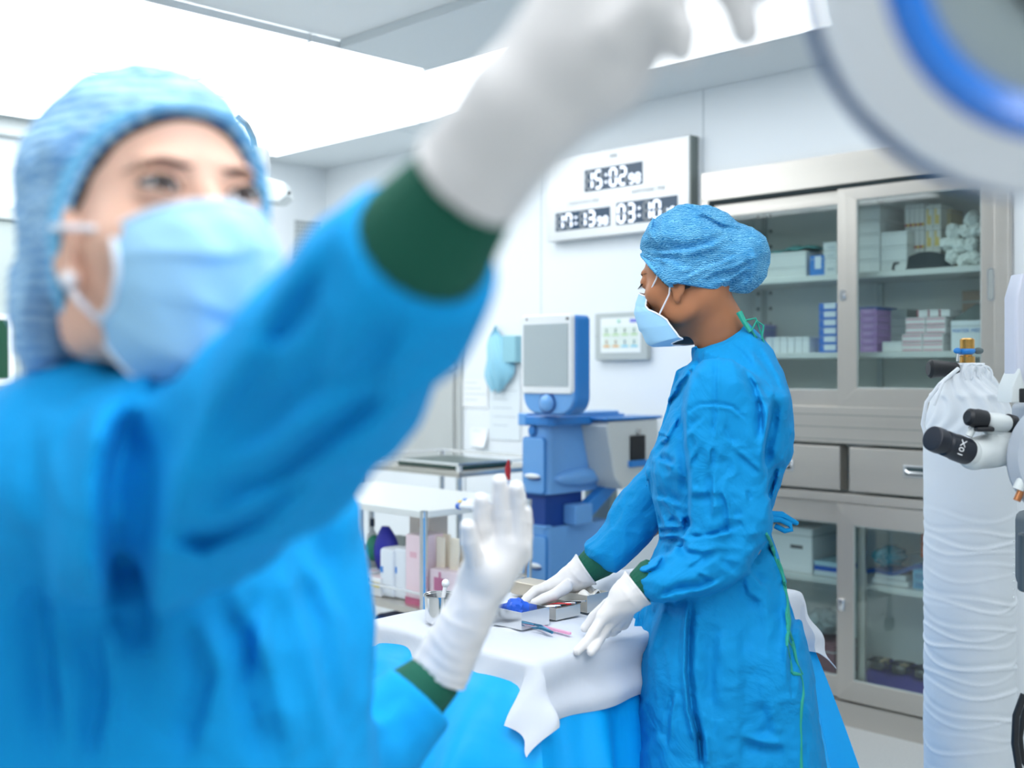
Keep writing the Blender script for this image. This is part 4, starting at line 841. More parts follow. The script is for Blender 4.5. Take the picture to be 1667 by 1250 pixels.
def gcyl(Q):
    x = Q[:, 0]-GX; y = Q[:, 1]-GY; z = Q[:, 2]; r = np.hypot(x, y); th = np.arctan2(x, -y)
    zt = gz(640); zs = gz(592)
    R = np.full_like(z, GR); f = np.clip((z-gz(715))/(gz(595)-gz(715)), 0, 1); R = GR*(1-f**2.0*.70); R = np.where(z < gz(715), GR, R)
    d = r-R
    for (py, ph, bow, am) in wr:
        zz = gz(py)-bow*.12*np.cos(th-ph*1.2)-.006*np.sin(3*th+ph*9); g = np.exp(-((z-zz)/.0032)**2); d -= am*.0032*g*(.55+.45*np.cos(th*1.5-ph*2)); d += am*.0015*np.exp(-((z-zz-.008)/.006)**2)
    d -= .006*np.exp(-((z-gz(642))/.010)**2)*(1+.5*np.sin(9*th)) ; d -= .004*np.sin(14*th+6*np.sin(z*30))*np.clip((z-gz(720))/.06, 0, 1)
    d -= .0012*vnoise(Q, 30)
    return np.maximum(np.maximum(d, z-zs-.002), -z+.012)*.8
M_gwrap = mat('cylinder_fabric', 'e6ecf1', .75, bump=.1, bscale=80)
smk('fabric_cover', gcyl, (GX-.13, GY-.13, -.02), (GX+.13, GY+.13, gz(580)), .0032, M_gwrap, gc.e, (GX, GY, 0))
gh = .022
b = NB(); vx = GX-.005; lathe(b, [(.012, 0), (.012, .02), (.017, .022), (.017, .036), (.011, .038), (.011, .05), (.016, .052), (.016, .075), (.012, .078)], (vx, GY, gz(606)), n=24); vv = gc.part('valve', b, mat('brass', 'c79a55', .25, .9))
b = NB(); ball(b, (vx, GY, gz(571)), (.018, .018, .011), 20); ball(b, (vx-.024, GY-.005, gz(571)), (.010, .006, .007), 12); gc.part('blue_lever', b, mat('lever_blue', '2b86d6', .35), vv)
b = NB(); ball(b, (vx+.026, GY, gz(571)), (.012, .007, .008), 12); gc.part('grey_lever', b, mat('lever_grey', '58686b', .4), vv)
b = NB(); lathe(b, [(.013, 0), (.016, .006), (.020, .05), (.022, .062), (.016, .068)], (GX-.03-.0, GY-.01, gz(601)), axis=(-1, 0, .02), n=12); kn = gc.part('black_knob', b, M_black)
for v_ in kn.data.vertices: v_.co.x -= .0
b = NB(); cyl(b, (GX-.005, GY-.01, gz(601)), .006, -.03, 'x', 12); cyl(b, (GX-.034, GY-.01, gz(601)), .011, .014, 'x', 16); gc.part('knob_stem', b, M_chrome)
b = NB(); tube(b, [(GX-.03, GY-.01, gz(588)), (GX-.03, GY-.01, gz(578)), (GX-.008, GY, gz(578))], .004, 8); gc.part('wire_bracket', b, M_chrome)
b = NB(); tube(b, [P(1560, 600, 2.5), P(1530, 625, 2.48), P(1508, 655, 2.49), P(1502, 690, 2.5), P(1511, 722, 2.5)], .0045, 10); gc.part('tie_cord', b, M_gwrap)
for k, (cx_, cy_) in enumerate(((1595, 607), (1582, 606), (1603, 610))):
    b = NB(); tube(b, [P(cx_-14+k*4, 618, 2.55)]+[P(cx_+12*math.cos(a), cy_-14*math.sin(a), 2.55) for a in np.linspace(math.pi, -.3, 9)]+[P(cx_+14, 622, 2.55)], .0028, 8); gc.part('tie_loop', b, M_gwrap)
b = NB(); tube(b, [P(1545, 612, 2.49), P(1535, 622, 2.48), P(1528, 640, 2.47), P(1520, 660, 2.47)], .0035, 8); gc.part('tie_cord', b, M_gwrap)
# ================================================================== operating microscope at the right edge
MYd = 1.9
ms = Thing('surgical_microscope', 'grey operating microscope with a black eyepiece marked 10X, cut by the right edge', 'microscope', P(1800, 600, 2.1)[:2]+(0,) if False else (P(1800, 600, 2.1).x, 2.1, 0), 'X')
M_mg = mat('microscope_grey', 'cfd6d6', .35, coat=.2); M_mm = mat('microscope_mid', 'a3acb6', .4); M_md = mat('microscope_dark', '55636b', .45)
def Q_(px, py, d=0): return P(px, py, MYd+d)
def along(a, c, prof, name, m, parent=None, n=32, label=None):
    a, c = Vector(a), Vector(c); b = NB(); L = (c-a).length; lathe(b, [(r, h*L) for r, h in prof], a, (c-a), n); return ms.part(name, b, m, parent, label)
e0, e1 = Q_(1517, 713, -.04), Q_(1574, 735, .0); w = .0215
ep = along(e0, e1, [(w*.75, 0), (w*.95, .02), (w, .1), (w, .22), (w*.86, .26), (w*.86, .32), (w*.98, .36), (w*1.0, .62), (w*1.05, .66), (w*1.05, .95), (w*1.0, 1)], 'eyepiece', mat('eyepiece_black', '151b27', .4), label='black ribbed eyepiece')
along(e1, Q_(1592, 742, .01), [(w*1.05, 0), (w*1.08, .2), (w*1.02, 1)], 'eyepiece_tube', M_mg)
# tapering block
def mblk(Q): 
    a = a_(Q_(1585, 739, .01)); c = a_(Q_(1625, 730, .03)); d = cone(Q, a, c, .027, .030)
    return smax(smin(d, ell(Q, a_(Q_(1618, 742, .03)), (.034, .03, .026)), .01), (Q-a_(Q_(1612, 763, .02)))@a_((.25, 0, -.97)), .006)
lo = a_(Q_(1560, 790, 0))-.05; hi = a_(Q_(1680, 690, 0))+.06; smk('binocular_housing', mblk, lo, hi, .0022, M_mg, ms.e, ms.base)
along(Q_(1612, 722, .03), Q_(1667, 712, .05), [(.026, 0), (.029, .2), (.029, 1)], 'binocular_arm', M_mg)
b = NB(); box(b, *sorted((Q_(1583, 0).x, Q_(1612, 0).x)), MYd-.02, MYd+.02, Q_(0, 702).z, Q_(0, 694).z, .003); ms.part('black_slot', b, M_black)
along(Q_(1577, 710, .0), Q_(1592, 682, .0), [(.006, 0), (.006, 1)], 'link_rod', M_mg, n=12)
along(Q_(1574, 678, -.01), Q_(1603, 684, .0), [(.010, 0), (.0145, .12), (.0155, .5), (.0165, .55), (.0165, .95), (.013, 1)], 'adjust_knob', mat('knob_black', '10141a', .5), label='black ribbed knob on the left')
along(Q_(1603, 684, .0), Q_(1640, 690, .02), [(.012, 0), (.014, .1), (.016, .6), (.014, 1)], 'knob_shaft', M_mg)
along(Q_(1636, 688, .02), Q_(1650, 692, .025), [(.013, 0), (.0165, .2), (.0165, .9), (.012, 1)], 'adjust_knob', mat('knob_black', '10141a', .5), label='black ribbed knob on the right')
# yoke
def yoke(Q): return chain(Q, [a_(Q_(1610, 695, .02)), a_(Q_(1628, 712, .03)), a_(Q_(1650, 735, .05)), a_(Q_(1690, 740, .08))], [.012, .018, .026, .03], .01)
smk('yoke', yoke, a_(Q_(1590, 790))-.03, a_(Q_(1720, 660))+.12, .0025, M_mg, ms.e, ms.base)
# large round lens housing at the edge and the dark body below
b = NB(); c_ = Q_(1728, 750, .0); lathe(b, [(.05, 0), (.080, .006), (.086, .02), (.086, .06), (.07, .075)], c_, (-.35, -.9, .1), n=48); 
for v_ in b.verts: v_.co.z = c_.z+(v_.co.z-c_.z)*1.15
ms.part('round_housing', b, M_mm)
b = NB(); tube(b, [Q_(1655, 815, -.04), Q_(1664, 795, -.04)], .006, 12); ms.part('copper_pin', b, mat('copper', 'b87a50', .3, .8))
b = NB(); tube(b, [Q_(1657, 797, -.04), Q_(1667, 775, -.04)], .009, 12); ms.part('pin_holder', b, M_mg)
def slab(px0, px1, py0, py1, d, dep, m, name, bev=.008, parent=None):
    A, C_ = Q_(px0, py1, d), Q_(px1, py0, d); A.x = Q_(px0, py1, d+dep).x; b = NB(); box(b, A.x, C_.x, MYd+d, MYd+d+dep, A.z, C_.z, bev, 3); return ms.part(name, b, m, parent)
lw_ = slab(1646, 1790, 850, 990, .02, .2, M_md, 'lower_body', .02); slab(1654, 1780, 868, 965, .012, .02, mat('panel_dark', '44535c', .4), 'side_panel', .006, lw_)
for i in range(9):
    b = NB(); ball(b, Q_(1650.5, 868+i*13, .016), .0015, 8); ms.part('scale_mark', b, M_mg, lw_)
slab(1644, 1800, 660, 730, .10, .15, M_mm, 'upper_body', .01)
b = NB(); A = Q_(1653, 455, .12); prism(b, [(A.x, Q_(0, 455, .12).z-.03), (A.x+.012, Q_(0, 445, .12).z), (A.x+.2, Q_(0, 440, .12).z), (A.x+.2, Q_(0, 640, .12).z), (A.x, Q_(0, 640, .12).z)], MYd+.12, MYd+.17, bev=.006); mo = ms.part('monitor', b, mat('monitor_pale', 'c5cad8', .35))
b = NB(); prism(b, [(A.x-.012, Q_(0, 655, .12).z), (A.x-.010, Q_(0, 630, .12).z), (A.x+.004, Q_(0, 600, .12).z), (A.x+.02, Q_(0, 655, .12).z)], MYd+.11, MYd+.17, bev=.002); ms.part('hinge_bracket', b, M_mg, mo)
b = NB(); box(b, A.x+.002, A.x+.1, MYd+.105, MYd+.12, Q_(0, 655, .12).z, Q_(0, 632, .12).z, .002); ms.part('black_hinge', b, M_black, mo)
bx = ms.base
b = NB(); tube(b, [bx+Vector((0, 0, .08)), bx+Vector((0, 0, 1.5))], .05, 24); ms.part('column', b, M_mg)
b = NB(); box(b, bx.x-.12, bx.x+.33, bx.y-.22, bx.y+.3, .03, .10, .02); ms.part('base', b, M_mg)
for s in (-.10, .3):
    for q in (-.2, .28): b = NB(); cyl(b, (bx.x+s-.012, bx.y+q, .032), .032, .024, 'x', 18); ms.part('caster', b, M_black)
b = NB(); tube(b, [Q_(1667, 1130, .0), Q_(1654, 1165, .0), Q_(1652, 1210, 0), Q_(1660, 1260, 0), Q_(1700, 1330, 0)], .006, 10); ms.part('black_cable', b, M_black)
b = NB(); tube(b, [Q_(1690, 1120, .02), Q_(1667, 1160, .02), Q_(1660, 1200, .02), Q_(1664, 1235, .02), Q_(1700, 1290, .02)], .005, 10); ms.part('black_cable', b, M_black)
slab(1672, 1760, 990, 1250, .06, .1, M_mg, 'lower_column', .01)
dv = (e1-e0).normalized(); tx = text_bm('10X', .017, M_white, ms.e, (0, 0, 0), (0, 0, 0), name='10X_marking')
yv = Vector((0, -1, 0)); yv = (yv-dv*yv.dot(dv)).normalized(); upv = dv; sd = upv.cross(yv)
mw = Matrix((( -dv.cross(yv)), dv, yv)).transposed()
# text runs up the barrel: local x along -z-ish, y along axis
xv = (Vector((.25, 0, 1))); xv = (xv-dv*xv.dot(dv)-yv*xv.dot(yv)).normalized(); 
mw = Matrix((xv, yv.cross(xv).normalized(), yv)).transposed().to_4x4(); mw.translation = e0.lerp(e1, .56)+yv*(w*1.03)-ms.base
tx.matrix_local = mw; tx.name = 'marking'
# ================================================================== far pendant arm behind the masked head
py_ = 4.95; pd = Thing('ceiling_pendant', 'pale grey ceiling-hung equipment arm just right of the masked head', 'pendant', (P(330, 600, py_).x, py_, CZ+.03), 'X')
def R_(px, py, d=0): return P(px, py, py_+d)
b = NB(); cyl(b, (pd.base.x, py_, 1.95), .05, CZ+.03-1.95, n=24); pd.part('drop_column', b, M_mg)
b = NB(); box(b, pd.base.x-.02, R_(440, 0).x, py_-.04, py_+.04, R_(0, 330).z, R_(0, 296).z, .012); pd.part('arm', b, M_mg)
b = NB(); box(b, R_(413, 0).x, R_(437, 0).x, py_-.05, py_+.05, R_(0, 300).z, R_(0, 241).z, .01); pd.part('joint_post', b, mat('pendant_grey', 'b9bfc0', .4))
b = NB(); prism(b, [(R_(405, 0).x, R_(0, 330).z), (R_(460, 0).x, R_(0, 333).z), (R_(474, 0).x, R_(0, 322).z), (R_(468, 0).x, R_(0, 301).z), (R_(435, 0).x, R_(0, 292).z), (R_(405, 0).x, R_(0, 292).z)], py_-.07, py_+.07, bev=.008); hd_ = pd.part('head', b, M_mg)
b = NB(); ball(b, R_(471, 314, -.07), .008, 12); pd.part('black_dot', b, M_black, hd_)
b = NB(); cyl(b, R_(418, 348), .03, .05, n=20); pd.part('lower_lens', b, M_mg, hd_)
b = NB(); tube(b, [R_(385, 190), R_(402, 205), R_(411, 225), R_(413, 242)], .016, 10); pd.part('black_cable', b, mat('cable_dark', '3b474c', .5))
# small stool base at the lower left corner
s_ = P(8, 1180, 2.3); st_ = Thing('stool', 'metal stool edge peeking out at the lower left corner', 'stool', (s_.x-.12, 2.3, 0), 'X')
b = NB(); cyl(b, (s_.x-.12, 2.3, s_.z-.02), .145, .035, n=40); st_.part('seat', b, M_white)
b = NB(); cyl(b, (s_.x-.12, 2.3, s_.z-.035), .14, .014, n=40); st_.part('seat_ring', b, M_chrome)
b = NB(); cyl(b, (s_.x-.12, 2.3, .06), .025, s_.z-.1, n=20); st_.part('post', b, M_chrome)
for k in range(5):
    a = k*2*math.pi/5; b = NB(); tube(b, [(s_.x-.12, 2.3, .07), (s_.x-.12+.2*math.cos(a), 2.3+.2*math.sin(a), .05)], .014, 10); lg = st_.part('leg', b, M_chrome)
    b = NB(); ball(b, (s_.x-.12+.2*math.cos(a), 2.3+.2*math.sin(a), .022), .022, 14); st_.part('caster', b, M_black, lg)
# ================================================================== people
def poly_sd(U, V, poly):      # signed distance to a polygon, positive inside
    d = np.full(U.shape, 1e9); ins = np.zeros(U.shape, bool); n = len(poly)
    for i in range(n):
        x0, y0 = poly[i]; x1, y1 = poly[(i+1) % n]; ex, ey = x1-x0, y1-y0
        wx, wy = U-x0, V-y0; h = np.clip((wx*ex+wy*ey)/(ex*ex+ey*ey+1e-12), 0, 1)
        d = np.minimum(d, (wx-ex*h)**2+(wy-ey*h)**2)
        c = ((y0 <= V) & (y1 > V)) | ((y1 <= V) & (y0 > V))
        xi = x0+(V-y0)/(ey if abs(ey) > 1e-12 else 1e-12)*ex; ins ^= c & (U < xi)
    return np.where(ins, 1, -1)*np.sqrt(d)
def smooth_poly(poly, it=2):
    for _ in range(it):
        q = []
        for i in range(len(poly)):
            a, b = poly[i], poly[(i+1) % len(poly)]
            q += [(a[0]*.75+b[0]*.25, a[1]*.75+b[1]*.25), (a[0]*.25+b[0]*.75, a[1]*.25+b[1]*.75)]
        poly = q
    return poly
def outline(pxs, Y, it=1):    # outline in pixels -> (x, z) metres in the plane at distance Y
    pxs = smooth_poly(pxs, it); return [((a-CX)/FPX*Y, CAMH-(b-CY)/FPX*Y) for a, b in pxs]
def inflate(Q, poly, yc, T, rho):   # rounded solid with the given outline, half thickness T
    s = poly_sd(Q[:, 0], Q[:, 2], poly); a = np.maximum(1-s/rho, 0); b = np.abs(Q[:, 1]-yc)/T
    return (np.hypot(a, b)-1)*np.minimum(rho, T)
def folds(Q, strokes):        # cloth creases laid on the near side of a gown: one lip overlaps the other, fading at both ends
    U = Q[:, 0]/np.maximum(Q[:, 1], .2)*FPX+CX; V = CY-(Q[:, 2]-CAMH)/np.maximum(Q[:, 1], .2)*FPX; out = np.zeros(len(Q))
    for n_, (pts, w, a) in enumerate(strokes):
        P0 = np.array(pts, float); w2 = w*1.15+1.1; m = (U > P0[:, 0].min()-5*w2) & (U < P0[:, 0].max()+5*w2) & (V > P0[:, 1].min()-5*w2) & (V < P0[:, 1].max()+5*w2)
        if not m.any(): continue
        u, v = U[m], V[m]; best = np.full(u.shape, 1e9); sg = np.zeros(u.shape); tt = np.zeros(u.shape); Ls = np.hypot(*(P0[1:]-P0[:-1]).T); tot = Ls.sum(); acc = 0
        for (x0, y0), (x1, y1), L in zip(P0, P0[1:], Ls):
            ex, ey = x1-x0, y1-y0; h = np.clip(((u-x0)*ex+(v-y0)*ey)/(L*L+1e-9), 0, 1); dx, dy = u-x0-ex*h, v-y0-ey*h; d = np.hypot(dx, dy); k = d < best
            best = np.where(k, d, best); sg = np.where(k, np.sign(ex*dy-ey*dx), sg); tt = np.where(k, (acc+h*L)/tot, tt); acc += L
        s_ = best*sg*(1 if n_ % 3 else -1)/w2; fade = np.clip(np.sin(np.pi*np.clip(tt, .03, .97))*1.6, 0, 1)
        out[m] += fade*a*1.5*(.6*np.exp(-(best/(.7*w2))**2)+.8*s_*np.exp(-s_**2*.45)*np.exp(-np.clip(best/w2-3, 0, 9)**2))
    return out
def ridged(Q, s, warp=.02, k=1.0):
    W = Q+warp*np.stack([vnoise(Q, 5), vnoise(Q+7.3, 5), vnoise(Q-3.1, 5)], 1); return np.abs(vnoise(W, s))
def axes(f, roll=0):
    f = Vector(f).normalized(); r = f.cross(Vector((0, 0, 1))).normalized(); u = r.cross(f); 
    if roll: R = Matrix.Rotation(roll, 3, f); r = R @ r; u = R @ u
    return np.array([list(r), list(f), list(u)]).T       # columns: right, forward, up
# ---- head in its own frame: x to the person's right, y forward, z up, eyes at z = 0
def cranium(L, g=0):
    d = ell(L, (0, -.010, .026), (.073+g, .094+g, .090+g)); return smin(d, ell(L, (0, .016, -.030), (.061+g, .068+g, .086+g)), .03)
EYX = .0315
def head_field(L, eyes=True, ear_y=0.0):
    d = cranium(L); A = L.copy(); A[:, 0] = np.abs(A[:, 0])
    d = smin(d, ell(A, (0, .056, -.096), (.027, .027, .020)), .03)
    d = smin(d, ell(A, (.043, .050, -.030), (.022, .022, .018)), .025)
    d = smin(d, ell(A, (.050, -.005, -.075), (.014, .03, .02)), .03)
    d = smin(d, ell(A, (.020, .078, .019), (.024, .0095, .007)), .014)
    d = smax(d, -ell(A, (EYX-.001, .097, -.001), (.019, .0145, .0125)), .010)
    d = smin(d, ell(A, (EYX, .0755, 0), (.0152, .0150, .0145)), .004)
    d = smin(d, cone(A, (0, .082, .004), (0, .109, -.040), .0065, .0095), .012)
    d = smin(d, ell(A, (.0115, .098, -.044), (.0075, .0095, .0065)), .005)
    d = smin(d, ell(A, (0, .088, -.071), (.022, .010, .009)), .006)
    if eyes:
        ax = A[:, 0]-EYX; z0 = .0008+ax*.10; hw = np.clip(1-(np.abs(ax)/.0162)**2, 0, 1)
        up = z0+.0064*hw**.8; lo = z0-.0048*hw**.9; al = np.maximum(np.maximum(L[:, 2]-up, lo-L[:, 2]), np.abs(ax)-.0162)
        al = np.maximum(al, .074-A[:, 1]); d = smax(d, -al, .0012)
        d = np.where(hw > .02, d+.0012*np.exp(-((L[:, 2]-up-.0055)/.0011)**2)*hw**.5*(A[:, 1] > .07), d)   # lid crease
    else:
        ax = A[:, 0]-EYX; zz = -.0045+.12*(ax/.015)**2*.02; d = d+.0010*np.exp(-((L[:, 2]-zz)/.0009)**2)*(np.abs(ax) < .015)*(A[:, 1] > .07)
    e = ell(A, (.0735, -.006+ear_y, -.020), (.0065, .017, .030)); e = smax(e, -ell(A, (.082, -.003+ear_y, -.018), (.0075, .009, .018)), .003)
    e = smin(e, ell(A, (.0715, .000+ear_y, -.050), (.0050, .0085, .0095)), .006)
    return smin(d, e, .006)
def ysurf(x, z, **k):
    ys = np.linspace(.03, .13, 400); L = np.stack([np.full(400, x), ys, np.full(400, z)], 1); d = head_field(L, **k); i = np.argmax(d > 0); return ys[i]
class Head:
    def __init__(s, C, f, roll=0, scale=1): s.C = np.array(C, float); s.R = axes(f, roll); s.k = scale
    def L(s, Q): return (Q-s.C)@s.R/s.k
    def W(s, l): return Vector(s.C+s.R@(np.array(l, float)*s.k))
def join_mesh(a, b2):
    b = NB(); b.from_mesh(a); b.from_mesh(b2); b.to_mesh(a); b.free(); bpy.data.meshes.remove(b2)
    a.polygons.foreach_set('use_smooth', [True]*len(a.polygons)); return a
def hand_field(Q, H, sh=0):
    """H: dict of joint lists [(x,y,z,r)...]; palm chains blended, fingers kept apart"""
    d = None
    for ch in H['palm']: c = chain(Q, [p[0] for p in ch], [p[1]-sh for p in ch], .006); d = c if d is None else smin(d, c, .012)
    for ch in H['fingers']:
        c = chain(Q, [p[0] for p in ch], [p[1]-sh*.5 for p in ch], .002); d = smin(d, c, .004)
    return d
def J(lst): return [(tuple(P(a, b, c)), r) for a, b, c, r in lst]
def mask_bm(hd, seedn=0, off=0.0, pv=(0, .2, .36, .5, 1), pa=(56, 58, 80, 88, 94), tk=.012, bk=.012):   # pleated mask: sheet over nose, mouth and chin
    b = NB()
    def fn(a, v):
        u = a*2-1; phi = u*math.radians(float(np.interp(v, pv, pa))); top = -.020-tk*u*u; bot = -.130+bk*u*u
        z = top+(bot-top)*float(np.interp(v, [0, .84, 1], [0, .96, 1]))
        front = np.interp(v, [0, .15, .35, .6, .82, .9, 1], [.102, .113, .121, .116, .108, .090, .050])+off
        y0 = np.interp(v, [0, .5, 1], [.020, .018, .006]); aa = np.interp(v, [0, .3, .6, .84, 1], [.066, .069, .068, .062, .054])
        nose = .006*math.exp(-(u/.16)**2)*max(0, 1-abs(v-.25)/.35)
        x = aa*math.sin(phi); y = y0+(front-y0)*math.copysign(abs(math.cos(phi))**.85, math.cos(phi))+nose
        w = 1-abs(u)**3
        for (vc, am, ph) in ((.33, .0040, 0), (.58, .0045, 1.4), (.80, .0035, 2.6)):
            t = v-vc-.025*math.sin(2.4*u+ph+seedn)-.01*math.sin(7*u+ph); y += am*w*(math.tanh(-t/.012)*.5)*(1+.5*math.sin(3*u+ph)) ; z += .0016*w*math.tanh(-t/.014)
        y += w*.0012*math.sin(14*u+9*v+seedn)*math.sin(8*v)
        if abs(u) > .93: y -= .003
        return hd.W((x, y, z))
    sheet(b, fn, 90, 90); bmesh.ops.solidify(b, geom=b.faces[:], thickness=.0012); return b, fn
def add_head_parts(person, hd, base, cap_poly, cap_y, cap_T, cap_rho, gpts, lower, capm, bandm, hairm, eyes=True, seedn=0, capm2=None, h=.0024, browc='6b4a3c', nape=None):
    B = Vector(base)
    def g(z): return np.interp(z, [p[0] for p in gpts], [p[1] for p in gpts])
    def rel(bm): bmesh.ops.translate(bm, verts=bm.verts[:], vec=-B); return bm
    def capf(Q, off=0):
        L = hd.L(Q); d = smin(inflate(Q, cap_poly, cap_y, cap_T, cap_rho), cranium(L, .010), .012)
        if not eyes: A = L.copy(); A[:, 0] = np.abs(A[:, 0]); d = smin(d, ell(A, (.072, -.018, -.010), (.016, .034, .030)), .02)
        pl = .0022*np.sin(L[:, 0]*0+(np.arctan2(L[:, 2]-.02, L[:, 1]+.02))*34+4*vnoise(Q, 22))*np.clip(1-np.abs(L[:, 1]-g(L[:, 2]))/.06, .15, 1)
        d = d+pl+.0035*vnoise(Q, 38)+(folds(Q, CF2) if not eyes else .003*ridged(Q*np.array([1, 1, 1.6]), 16))+.002*vnoise(Q, 80)
        cut = (L[:, 1]-g(L[:, 2]))*.75; d = smax(d+off, cut, .003)
        if lower is not None: d = smax(d, lower(Q, L), .004)
        return d*.85
    lo = np.array([min(p[0] for p in cap_poly)-.03, cap_y-cap_T-.04, min(p[1] for p in cap_poly)-.03]); hi = np.array([max(p[0] for p in cap_poly)+.05, cap_y+cap_T+.04, max(p[1] for p in cap_poly)+.04])
    co = smk('bouffant_cap', capf, lo, hi, h, capm, person, B)
    def bandf(Q):
        L = hd.L(Q); s = smin(inflate(Q, cap_poly, cap_y, cap_T, cap_rho), cranium(L, .010), .012); e = (L[:, 1]-g(L[:, 2]))*.75+.003
        r = np.hypot(np.clip(s+.0005, -9, 9), e)-.0042-.001*np.sin(L[:, 2]*900+L[:, 1]*500)
        if lower is not None: r = smax(r, lower(Q, L)-.004, .003)
        return r
    smk('elastic_band', bandf, lo, hi, .0020, bandm, co, (0, 0, 0) if False else B)
    def hairf(Q):
        L = hd.L(Q); d = cranium(L, .0030)+.0006*np.sin(L[:, 2]*1500); d = smax(d, (L[:, 1]-g(L[:, 2])-(.0045 if eyes else .0085)-.001*np.sin(L[:, 2]*300))*.8, .002)
        if nape is not None: d = smax(d, nape(L), .003)
        return d
    smk('hair', hairf, lo, hi, .0026, hairm, person, B)
    # face details
    for s in (1, -1):
        c = hd.W((s*EYX, .0760, 0))
        if eyes:
            b = NB(); ball(b, c, .0126, 32); ey = mk('eyeball', rel(b), mat('eye_white', 'e9e6e6', .15), person)
            gz_ = (Vector(eyes)-c).normalized() if not isinstance(eyes, bool) else (hd.W((s*EYX, 1, .1))-c).normalized()
            b = NB(); ball(b, c+gz_*.0047, .0090, 28); mk('iris', rel(b), mat('iris_brown', '2c1c18', .08), ey)
        lid = []; low = []
        for i in range(13):
            ax = -.0165+.0330*i/12; hw = max(0, 1-(abs(ax)/.0165)**2); z0 = .0008+ax*.10; zu = z0+.0062*hw**.8 if eyes else -.0042; zl = z0-.0048*hw**.9
            def yy(ax, z): 
                q = .0151**2-ax*ax-z*z; return .0755+math.sqrt(max(q, .00003))
            lid.append(hd.W((s*(EYX+ax), yy(ax, zu)-.0004, zu))); low.append(hd.W((s*(EYX+ax), yy(ax, zl)-.0006, zl)))
        lash = mat('lash_black', '17120f', .6); b = NB(); tube(b, lid, [.0004+.0016*(.35+.65*i/12)*math.sin(math.pi*min(1, .10+i/12*.8))**.5 for i in range(13)], 8)
        if eyes: tube(b, low, [.0003+.0006*i/12 for i in range(13)], 6)
        else:
            for i in range(1, 13): p = lid[i]; tube(b, [p, p+(hd.W((s*.3, 1, -.9))-hd.W((0, 0, 0))).normalized()*.010], [.0006, .0001], 5)
        mk('eyelashes', rel(b), lash, person)
        pts = []
        for i in range(11):
            t = i/10; x = .0105+.040*t; z = .0150+.0040*math.sin(math.pi*min(.5, .6*t+.05))-.006*max(0, t-.55)**1.2*2; pts.append(Vector((s*x, ysurf(x, z, eyes=False)-.0002, z)))
        b = NB(); bar = []
        for i, p in enumerate(pts):
            r = .0042*math.sin(math.pi*(.12+.87*i/10))**.8; nrm = Vector((s*.25+s*p.x*s*4, 1, 0)).normalized()
            bar.append([b.verts.new(hd.W(p+Vector((0, 0, r))-nrm*.0012)), b.verts.new(hd.W(p+nrm*.0010)), b.verts.new(hd.W(p-Vector((0, 0, r))-nrm*.0012))])
        for q, w in zip(bar, bar[1:]):
            for k in range(2): b.faces.new((q[k], q[k+1], w[k+1], w[k]))
        mk('eyebrow', rel(b), mat('brow_'+browc, browc, .8), person)
    return co
M_maskm = mat('mask_blue', '9fd3f5', .65, bump=.15, bscale=90, var=.04, vscale=12); M_maskw = mat('mask_white', 'eef1f8', .6)
M_glove = mat('latex_glove', 'e0dedd', .42, bump=.12, bscale=45, sss=0)
M_green = mat('knit_green', '075a46', .85, bump=.6, bscale=400, stretch=(1, 1, .1))
M_gown2 = mat('gown_blue', '008ccc', .8, bump=.55, bscale=9, spec=.25, detail=5, bdist=.022, warp=1.2)
M_gown1 = mat('gown_blue_near', '009ce2', .8, bump=.4, bscale=6, spec=.25, bdist=.03, warp=1.0)
M_hair = mat('hair_black', '17110f', .45); M_tie = mat('tie_green', '1f9c86', .7)
def net_mat(name, c0, c1, sc, thr, dist=6):
    m = bpy.data.materials.new(name); m.use_nodes = True; nt = m.node_tree; b = nt.nodes['Principled BSDF']; b.inputs['Roughness'].default_value = .75; b.inputs['Specular IOR Level'].default_value = .2
    tc = nt.nodes.new('ShaderNodeTexCoord'); w = nt.nodes.new('ShaderNodeTexWave'); w.bands_direction = 'Z'; w.inputs['Scale'].default_value = sc; w.inputs['Distortion'].default_value = dist; w.inputs['Detail'].default_value = 3; w.inputs['Detail Scale'].default_value = 1.5
    n = nt.nodes.new('ShaderNodeTexNoise'); n.inputs['Scale'].default_value = 26; n.inputs['Detail'].default_value = 4
    nt.links.new(tc.outputs['Object'], w.inputs['Vector']); nt.links.new(tc.outputs['Object'], n.inputs['Vector'])
    mm = nt.nodes.new('ShaderNodeMath'); mm.operation = 'MULTIPLY'; nt.links.new(w.outputs['Fac'], mm.inputs[0]); nt.links.new(n.outputs[0], mm.inputs[1])
    r = nt.nodes.new('ShaderNodeValToRGB'); r.color_ramp.elements[0].position = .05; r.color_ramp.elements[1].position = thr
    r.color_ramp.elements[0].color = (*lin(c0), 1); r.color_ramp.elements[1].color = (*lin(c1), 1); nt.links.new(mm.outputs[0], r.inputs[0]); nt.links.new(r.outputs[0], b.inputs['Base Color'])
    bp = nt.nodes.new('ShaderNodeBump'); bp.inputs['Strength'].default_value = .7; bp.inputs['Distance'].default_value = .003; nt.links.new(mm.outputs[0], bp.inputs['Height']); nt.links.new(bp.outputs[0], b.inputs['Normal'])
    return m
M_cap1 = net_mat('cap_net', '4f92d2', 'bfe5fb', 38, .42, 3); M_band1 = mat('cap_band', '7cc8f2', .7)
M_cap2 = net_mat('cap_net_deep', '2f86c0', '7cc6ec', 90, .5, 9); M_band2 = mat('cap_band_deep', '5db4e6', .7)

